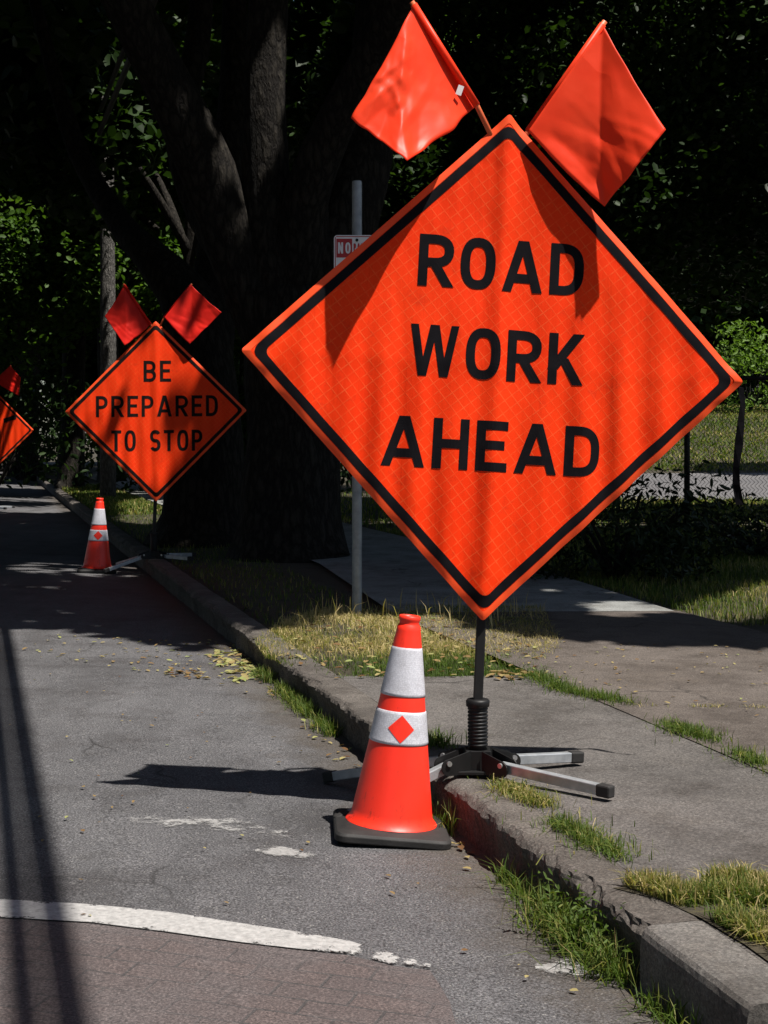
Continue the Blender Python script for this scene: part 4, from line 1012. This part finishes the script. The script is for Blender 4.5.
    # flags
    for (top, inner, bot, outer, stb, depth, crease, sd2) in flags:
        crumple = 1.0 if sd2 == 1.0 else 0.45
        st = MB(); tv = Vector((*top, 0)); 
        bp = flat(stb[0], stb[1], -0.02); tp = flat(top[0] + (top[0]-inner[0]) * 0.02, top[1] + 0.012, 0.01)
        m = 48; V = []; Fc = []
        for i in range(m + 1):
            for j in range(m + 1):
                s_, t_ = i / m, j / m
                # staff edge: top..inner (t), free edge: outer..bottom
                a0 = Vector(top).lerp(Vector(inner), t_); a1 = Vector(outer).lerp(Vector(bot), t_)
                p = a0.lerp(a1, s_)
                sag = 0.012 * math.sin(s_ * math.pi) * (1 if t_ in (0, 1) else 0.4)
                d = depth[0] * (1 - s_) * (1 - t_) + depth[3] * s_ * (1 - t_) + depth[2] * s_ * t_ + depth[1] * (1 - s_) * t_
                d += crease * abs(s_ - t_) * (1 - 0.3 * t_) + (0.048 * math.sin(math.pi * min(1, t_ * 1.15)) * s_ if sd2 == 4.0 else 0)
                an = math.atan2(s_, t_ + 0.02); rr_ = math.hypot(s_, t_)
                w0 = min(1, s_ * 5)
                tri = lambda a: abs((a % 1.0) - 0.5) * 2 - 0.5
                d += w0 * crumple * (0.014 * noise.noise((p.x * 5 + sd2, p.y * 3.5, 0)) + 0.020 * tri(an * 1.7 + sd2 * 0.37 + 0.5 * noise.noise((p.x * 3, p.y * 3, sd2))) * min(1, rr_) * s_)
                d += w0 * (0.007 if sd2 == 4.0 else 0.014) * abs(t_ - 0.52 + 0.10 * s_)                 # folds from storage
                d += w0 * crumple * (0.0045 * tri(p.x * 7 + p.y * 11 + 1.5 * noise.noise((p.x * 6, p.y * 6, sd2))) * s_ + 0.0012 * noise.noise((p.x * 30, p.y * 20, 2)))
                for (sa, ta), (sb_, tb), am in (CR_L if sd2 == 1.0 else CR_R):        # sharp creases from rolling and folding
                    ex, ey = sb_ - sa, tb - ta; l2 = ex * ex + ey * ey; f_ = max(0, min(1, ((s_ - sa) * ex + (t_ - ta) * ey) / l2))
                    ds_ = math.hypot(s_ - sa - ex * f_, t_ - ta - ey * f_); sg = 1 if ((s_ - sa) * ey - (t_ - ta) * ex) > 0 else 0.55
                    d += w0 * am * max(0, 1 - ds_ / (0.15 * sg)) * (0.4 + 0.6 * math.sin(math.pi * min(max(f_, 0.1), 0.9)))
                ed = w0 * max(0, 1 - min(t_, 1 - s_, 1 - t_) * 5) * crumple
                p = p + Vector((0.013 * ed * noise.noise((s_ * 4, t_ * 4, sd2)), -sag + 0.012 * ed * noise.noise((s_ * 4, t_ * 4, sd2 + 9))))
                V.append(hang(p.x, p.y, d))
        for i in range(m):
            for j in range(m): k = i * (m + 1) + j; Fc.append((k, k + m + 1, k + m + 2, k + 1))
        fl = MB().add(V, Fc).build('flag', fmat, root, True)
        so = fl.modifiers.new('Solidify', 'SOLIDIFY'); so.thickness = 0.0015
        hem = MB(); hv = Vector(top) - Vector(inner)
        # sleeve round the staff
        hem.tube([hang(*top, depth[0]), hang(*(Vector(top).lerp(Vector(inner), 0.5)), (depth[0] + depth[1]) / 2), hang(*inner, depth[1])], 0.013, 10)
        hem.build('sleeve', fmat, fl, True)
        st.tube([bp, hang(*inner, depth[1]), hang(*top, depth[0]) + (hang(*top, depth[0]) - hang(*inner, depth[1])) * 0.03], 0.0095, 10)
        st.build('staff', M['dowel'], fl, True)
    if strap:
        V = []; Fc = []; pts = [(0.850, 0.0, -0.01), (0.872, -0.02, -0.015), (0.885, -0.07, -0.02), (0.882, -0.14, -0.02), (0.878, -0.22, -0.02), (0.872, -0.30, -0.02), (0.876, -0.36, -0.022), (0.893, -0.43, -0.025)]
        # the strap hangs straight down from the sign's right corner
        for k, (p, q, d) in enumerate(pts):
            cs = flat(p, q, d); wv = 0.013 + 0.002 * math.sin(k * 2.1); tw = 0.5 * math.sin(k * 0.9)
            sx = Vector((math.cos(tw), math.sin(tw), 0)) * wv
            V += [cs - sx, cs + sx, cs + sx + Vector((0, 0.003, 0)), cs - sx + Vector((0, 0.003, 0))]
        for k in range(len(pts) - 1):
            for j in range(4): Fc.append((k*4 + j, k*4 + (j+1) % 4, (k+1)*4 + (j+1) % 4, (k+1)*4 + j))
        Fc += [(0, 3, 2, 1), tuple(len(V) - 4 + j for j in range(4))]
        MB().add(V, Fc).build('strap', M['strap'], root)
    return root, face, flat

def gz(x, y, z): X, Y = G(x, y, z); return (X, Y, z)
Y1 = 5.18
c1 = P(496, 366, Y1)
sb = gz(476, 775, 0.15)
flags1 = [  # top, inner, bottom, outer corner; staff foot; depths of those corners; crease
    ((-0.355, 1.235), (-0.116, 0.901), (-0.347, 0.689), (-0.55, 0.823), (-0.02, 0.74), (0.05, 0.01, 0.20, 0.16), -0.04, 1.0),
    ((0.313, 1.222), (0.069, 0.825), (0.352, 0.581), (0.556, 0.868), (0.02, 0.74), (0.04, -0.04, 0.070, 0.085), 0.085, 4.0),
]
s1, face1, flat1 = make_sign('large orange diamond sign reading ROAD WORK AHEAD on a spring stand, nearest the viewer', sb, c1, (5, 2.0, 3.4), 1.243,
    [('ROAD', -0.288, 0.290, 0.261, 0.180), ('WORK', -0.305, 0.305, -0.050, 0.178), ('AHEAD', -0.381, 0.380, -0.365, 0.174)], flags1,
    [gz(610, 800, 0.152), gz(580, 764, 0.152), GR(327, 784), GR(338, 829)], 0.055, 2.0, M['ink'], M['flag'], (sb[0] + 0.006, sb[1], 0.15 + 0.245), None, True, True)
# little white tag on the left flag's sleeve
tg = MB(); tg.box((0.020, 0.003, 0.034), Matrix.Translation(flat1(-0.183, 0.938, 0.040)) @ Matrix.Rotation(R(-25), 4, 'Y') @ Matrix.Rotation(R(45), 4, 'Y'))
fl_obj = [o for o in s1.children if o.name.startswith('flag')][0]
tg.build('tag', M['tag_white'], fl_obj)
c2 = P(156, 411, 14.56); b2 = (c2.x - 0.02, 14.56, 0.135)
flags2 = [((-0.304, 1.233), (-0.05, 0.845), (-0.30, 0.64), (-0.495, 0.927), (0, 0.75), (0.03, 0.0, 0.04, 0.05), -0.03, 7.0), ((0.345, 1.233), (0.083, 0.913), (0.33, 0.65), (0.64, 0.96), (0, 0.75), (0.03, 0.0, 0.05, 0.05), 0.04, 9.0)]
def feet_of(b, lst): return [(b[0] + dx, b[1] + dy, z) for dx, dy, z in lst]
s2, _, _ = make_sign('orange diamond sign reading BE PREPARED TO STOP, standing under the dark trees', b2, c2, (2, 3, -0.5), 1.243,
    [('BE', -0.118, 0.146, 0.285, 0.205), ('PREPARED', -0.580, 0.600, -0.055, 0.205), ('TO STOP', -0.432, 0.456, -0.390, 0.205)], flags2,
    feet_of(b2, [(0.40, -0.25, 0.14), (0.36, 0.3, 0.14), (-0.45, 0.35, 0.03), (-0.42, -0.30, 0.03)]), 0.055, 12.0, M['ink_far'], M['flag_dark'], (b2[0], b2[1], b2[2] + 0.25), None, False, False, None, True, 0.15, 0.20)
# third sign, cut by the left edge: flagger symbol
c3 = P(-15, 430, 27); b3 = (c3.x, 27, road_z(toUV(c3.x, 27)[1]))
def flagger(mb, pos):
    def blob(pts, d=0.0016):
        mb.add([pos(p, q, d) for p, q in pts], [tuple(range(len(pts)))])
    blob([(0.07 * math.cos(R(a)), 0.40 + 0.08 * math.sin(R(a))) for a in range(0, 360, 24)])
    blob([(-0.14, 0.28), (-0.14, -0.08), (0.14, -0.08), (0.14, 0.28)]); blob([(-0.14, -0.085), (-0.13, -0.50), (-0.02, -0.50), (-0.01, -0.085)]); blob([(0.01, -0.085), (0.02, -0.50), (0.13, -0.50), (0.14, -0.085)])
    blob([(0.145, 0.27), (0.145, 0.18), (0.34, 0.13), (0.56, 0.20), (0.56, 0.28), (0.34, 0.21)]); blob([(-0.145, 0.27), (-0.30, 0.05), (-0.24, 0.0), (-0.145, 0.14)])
    blob([(0.255, 0.14), (0.335, 0.125), (0.335, -0.42), (0.255, -0.44)])
    blob([(-0.30, 0.04), (-0.50, 0.02), (-0.50, -0.22), (-0.28, -0.24)])
s3, _, _ = make_sign('orange diamond sign with a black flagger symbol, cut off at the left edge', b3, c3, (0, 3, 0), 1.243, [],
    [((-0.345, 1.233), (-0.083, 0.913), (-0.33, 0.65), (-0.60, 0.96), (0, 0.75), (0.03, 0.0, 0.05, 0.05), -0.03, 3.0), ((0.45, 1.16), (0.16, 0.88), (0.60, 0.62), (0.63, 0.95), (0, 0.75), (0.03, 0.0, 0.05, 0.05), 0.04, 5.0)],
    feet_of(b3, [(0.45, -0.3, b3[2]), (0.45, 0.3, b3[2]), (-0.45, 0.3, b3[2]), (-0.45, -0.30, b3[2])]), 0.055, 22.0, M['ink_far'], M['flag_dark'], (b3[0], b3[1], b3[2] + 0.25), None, False, False, flagger)

# ------------------------------------------------------------------ traffic cones
def make_cone(label, loc, rot, diamond=True, n=64):
    root = empty('traffic_cone', label, 'traffic cone', loc, rot, 'orange traffic cones')
    # square base with rounded corners and chamfered top
    V = []; Fc = []; lay = [(0.178, 0.0, 0.04), (0.186, 0.004, 0.04), (0.186, 0.022, 0.04), (0.180, 0.030, 0.04), (0.152, 0.038, 0.06), (0.142, 0.040, 0.10)]
    N = 32
    for hf, z, r in lay:
        for k in range(N):
            q, m = divmod(k, N // 4); a = R(90 * q + 90 * m / (N // 4 - 1)); sx, sy = ((1, 1), (-1, 1), (-1, -1), (1, -1))[q]
            V.append((sx * (hf - r) + r * math.cos(a), sy * (hf - r) + r * math.sin(a), z))
    for i in range(len(lay) - 1):
        for k in range(N): Fc.append((i*N+k, i*N+(k+1) % N, (i+1)*N+(k+1) % N, (i+1)*N+k))
    Fc.append(tuple(reversed(range(N)))); Fc.append(tuple((len(lay)-1)*N + k for k in range(N)))
    MB().add(V, Fc).build('base', M['rubber'], root, False, 0.002)
    def rr(z): return 0.1385 + (0.0365 - 0.1385) * (z - 0.03) / (0.685 - 0.03)
    prof = [(0.150, 0.0405), (0.146, 0.046), (rr(0.06), 0.06)] + [(rr(z) + 0.0012 * noise.noise((z * 9, 0, 1)), z) for z in np.linspace(0.08, 0.665, 26)] + [(0.0385, 0.678), (0.0335, 0.684), (0.0320, 0.690), (0.0335, 0.696), (0.0355, 0.702), (0.0350, 0.712), (0.031, 0.714), (0.028, 0.705), (0.03, 0.6)]
    body = MB().lathe(prof, n).build('body', M['cone'], root, True)
    def collar(z0, z1):
        lo = 0.0022; pr = [(rr(z0), z0), (rr(z0) + lo, z0 + 0.002)] + [(rr(z) + lo, z) for z in np.linspace(z0 + 0.01, z1 - 0.01, 8)] + [(rr(z1) + lo, z1 - 0.002), (rr(z1), z1)]
        o = MB().lathe(pr, n).build('reflective_collar', M['collar'], body, True)
        a = o.data.attributes.new('plane_pos', 'FLOAT_VECTOR', 'POINT')
        vv = []
        for r_, z in pr:
            for j in range(n): vv += [2 * math.pi * j / n * 0.09 if j else 0.0, z, 0]
        a.data.foreach_set('vector', vv); return o
    up = collar(0.455, 0.612); lw = collar(0.303, 0.408)
    V = []; Fc = []; m = 8
    for i in range(m + 1):
        for j in range(m + 1):
            s_, t_ = (i / m - .5) * 0.062, (j / m - .5) * 0.062; p, q = (s_ - t_) / 1.414, (s_ + t_) / 1.414; z = 0.3555 + q
            r_ = rr(z) + 0.0036; a = R(-90) + (p - 0.002) / r_; V.append((r_ * math.cos(a), r_ * math.sin(a), z))
    for i in range(m):
        for j in range(m): k = i*(m+1)+j; Fc.append((k, k+m+1, k+m+2, k+1))
    MB().add(V, Fc).build('diamond_mark', M['cone'], lw, True)
    return root
make_cone('large orange cone with two white bands, tilted against the foot of the nearest sign', (0.020, 4.905, 0.014), (R(-1.0), R(5.3), R(3)))
c2x, c2y, c2z = GR(97, 572)
make_cone('small looking distant orange cone in the shade beside the BE PREPARED TO STOP sign', (c2x, c2y, c2z + 0.003), (0, R(2.2), R(10)), True, 32)

# ------------------------------------------------------------------ no parking sign on its pole
np_y = 10.0; nx = (357 - 384) * np_y / F
t = empty('parking_sign', 'white and red NO PARKING plate on a grey steel pole behind the nearest sign', 'street sign', (nx, np_y, 0.12))
MB().tube([(0, 0, -0.1), (0, 0, 2.9)], 0.033, 20).tube([(0, 0, 2.9), (0, 0, 2.906)], 0.030, 20).build('pole', M['galv_pole'], t, False)
def rrect(w, h, r, y0, y1, cx=0, cz=0):
    pts = []
    for sx, sz, a0 in ((1, 1, 0), (-1, 1, 90), (-1, -1, 180), (1, -1, 270)):
        for k in range(5):
            a = R(a0 + 22.5 * k); pts.append((cx + sx * (w/2 - r) + r * math.cos(a), cz + sz * (h/2 - r) + r * math.sin(a)))
    N = len(pts); mb = MB()
    mb.add([(x, y0, z) for x, z in pts] + [(x, y1, z) for x, z in pts], [tuple(range(N)), tuple(range(2*N-1, N-1, -1))] + [(k, N+k, N+(k+1) % N, (k+1) % N) for k in range(N)])
    return mb
zc = 2.54 - 0.228
pl = rrect(0.305, 0.457, 0.022, -0.040, -0.037, 0, zc).build('plate', M['plate_white'], t)
pos = lambda x, z, d=0: Vector((x, -0.0405 - d, z))
mb = MB()
o1, i1 = (0.146, 0.222), (0.140, 0.216)
for sx in (-1, 1):
    mb.box((0.005, 0.0006, 0.43), Matrix.Translation((sx * 0.143, -0.0407, zc))); mb.box((0.275, 0.0006, 0.005), Matrix.Translation((0, -0.0412, zc + sx * 0.219)))
mb.box((0.105, 0.0006, 0.125), Matrix.Translation((-0.084, -0.0408, zc + 0.142)))
text_faces(mb, 'PARKING', -0.022, 0.132, zc + 0.118, 0.055, pos, 0.15, 0.3, 0.0012)
mb.build('red_print', M['plate_red'], pl)
mb = MB(); text_faces(mb, 'NO', -0.126, -0.042, zc + 0.106, 0.074, pos, 0.165, 0.3, 0.0016); mb.build('white_print', M['plate_white'], pl)
for q_ in (0.195, -0.195): MB().tube([(0.0, -0.046, zc + q_), (0.0, -0.036, zc + q_)], 0.010, 10).build('bolt', M['blackmetal'], pl)

# ------------------------------------------------------------------ utility pole and its cables
uy = 30.0; ux = (108 - 384) * uy / F
t = empty('utility_pole', 'weathered grey wooden utility pole between the two left signs and the trees', 'utility pole', (ux, uy, 0.1))
MB().tube([(0, 0, -0.2), (0, 0, 3), (-0.02, 0, 6), (-0.02, 0, 9)], [0.17, 0.155, 0.14, 0.12], 16, True, bark_jit).build('pole', M['wood'], t, True)
MB().box((0.06, 0.04, 0.09), Matrix.Translation((0, -0.17, 1.7))).build('number_plate', M['galv'], t, False, 0.004)
for k, (sx, sy, h, r, lb) in enumerate([(-0.92, 4.0, 6.6, 0.045, 'thick black overhead cable running along the street, lower one'), (-1.02, 4.0, 7.0, 0.040, 'black overhead cable running along the street, upper one')]):
    sx = (-1.02 + 0.274 * 0.43 if k == 0 else -1.00)
    pts = []
    for Yg in (-30, -12, 0, 5, 10, 16, 22, 27.6):
        gx = sx - 0.274 * (Yg - 4.0); hh = h + 0.0
        pts.append((gx + SA * hh, Yg - SB * hh, hh))
    tag(MB().tube(pts, r, 8).build('overhead_cable', M['cable'], None, True), lb, 'cable', 'overhead cables along the street')

# ------------------------------------------------------------------ chain link fence
fy = 20.0; fx0, fx1, fh = 0.9, 12.9, 2.0
t = empty('chain_link_fence', 'black chain link fence with steel posts across the lawn right of the sign', 'fence', (fx0, fy, float(lawn_z(4, fy))))
mb = MB(); step = 0.055
nw = int((fx1 - fx0) / step); rows = int((fh - 0.12) / step)
for i in range(nw):
    x = i * step; wr_ = 0.0040; pts = [(x + (step / 2 if (k % 2) else -step / 2) * 1.03, (0.004 if (i + k) % 2 else -0.004), 0.05 + k * step * 0.93) for k in range(rows + 3)]
    k0 = len(mb.v)
    for p in pts:
        mb.v += [(p[0] - wr_, p[1], p[2]), (p[0] + wr_, p[1], p[2]), (p[0], p[1] + 0.006, p[2])]
    for k in range(len(pts) - 1):
        for j in range(3): a = k0 + k*3 + j; b = k0 + k*3 + (j+1) % 3; mb.f.append((a, b, b+3, a+3))
mb.build('chain_link_mesh', M['blackmetal'], t)
for k in range(5):
    x = 0.15 + 3.0 * k
    MB().tube([(x, 0.05, -0.1), (x, 0.05, fh + 0.03)], 0.04, 12).lathe([(0.043, fh + 0.03), (0.035, fh + 0.06), (0.0, fh + 0.075)], 12, (x, 0.05, 0)).build('post', M['blackmetal'], t, True)
MB().tube([(0, 0.03, fh), (fx1 - fx0, 0.03, fh)], 0.028, 10).build('top_rail', M['blackmetal'], t, True)
MB().tube([(0, 0.03, 0.06), (fx1 - fx0, 0.03, 0.06)], 0.006, 6).build('bottom_wire', M['blackmetal'], t, True)

# ------------------------------------------------------------------ world, sun, camera
w = bpy.data.worlds.new('World'); scene.world = w; w.use_nodes = True
nt = w.node_tree; nt.nodes.clear()
sky = nt.nodes.new('ShaderNodeTexSky'); sky.sky_type = 'NISHITA'; sky.sun_disc = False
sky.sun_elevation = math.asin(SUNV.z); sky.sun_rotation = math.atan2(SUNV.x, SUNV.y)
bg = nt.nodes.new('ShaderNodeBackground'); bg.inputs[1].default_value = 0.05
ow = nt.nodes.new('ShaderNodeOutputWorld'); nt.links.new(sky.outputs[0], bg.inputs[0]); nt.links.new(bg.outputs[0], ow.inputs[0])
sl = bpy.data.lights.new('sun', 'SUN'); sl.energy = 5.0; sl.angle = R(0.5); sl.color = (1.0, 0.95, 0.88)
so = bpy.data.objects.new('sun', sl); col.objects.link(so); so.rotation_euler = SUNV.to_track_quat('Z', 'Y').to_euler(); so.location = (3, -3, 15)
cam = bpy.data.cameras.new('camera'); co = bpy.data.objects.new('camera', cam); col.objects.link(co)
co.location = (0, 0, CH); co.rotation_euler = (R(90), 0, 0)
cam.sensor_fit = 'VERTICAL'; cam.sensor_height = 36; cam.lens = 36 * F / 1024; cam.shift_y = (HY - 512) / 1024
cam.clip_end = 3000; cam.clip_start = 0.05
scene.camera = co
scene.render.resolution_x = 768; scene.render.resolution_y = 1024
vs = scene.view_settings; vs.view_transform = 'Standard'; vs.look = 'None'; vs.gamma = 1; vs.use_curve_mapping = False; vs.exposure = 0.70
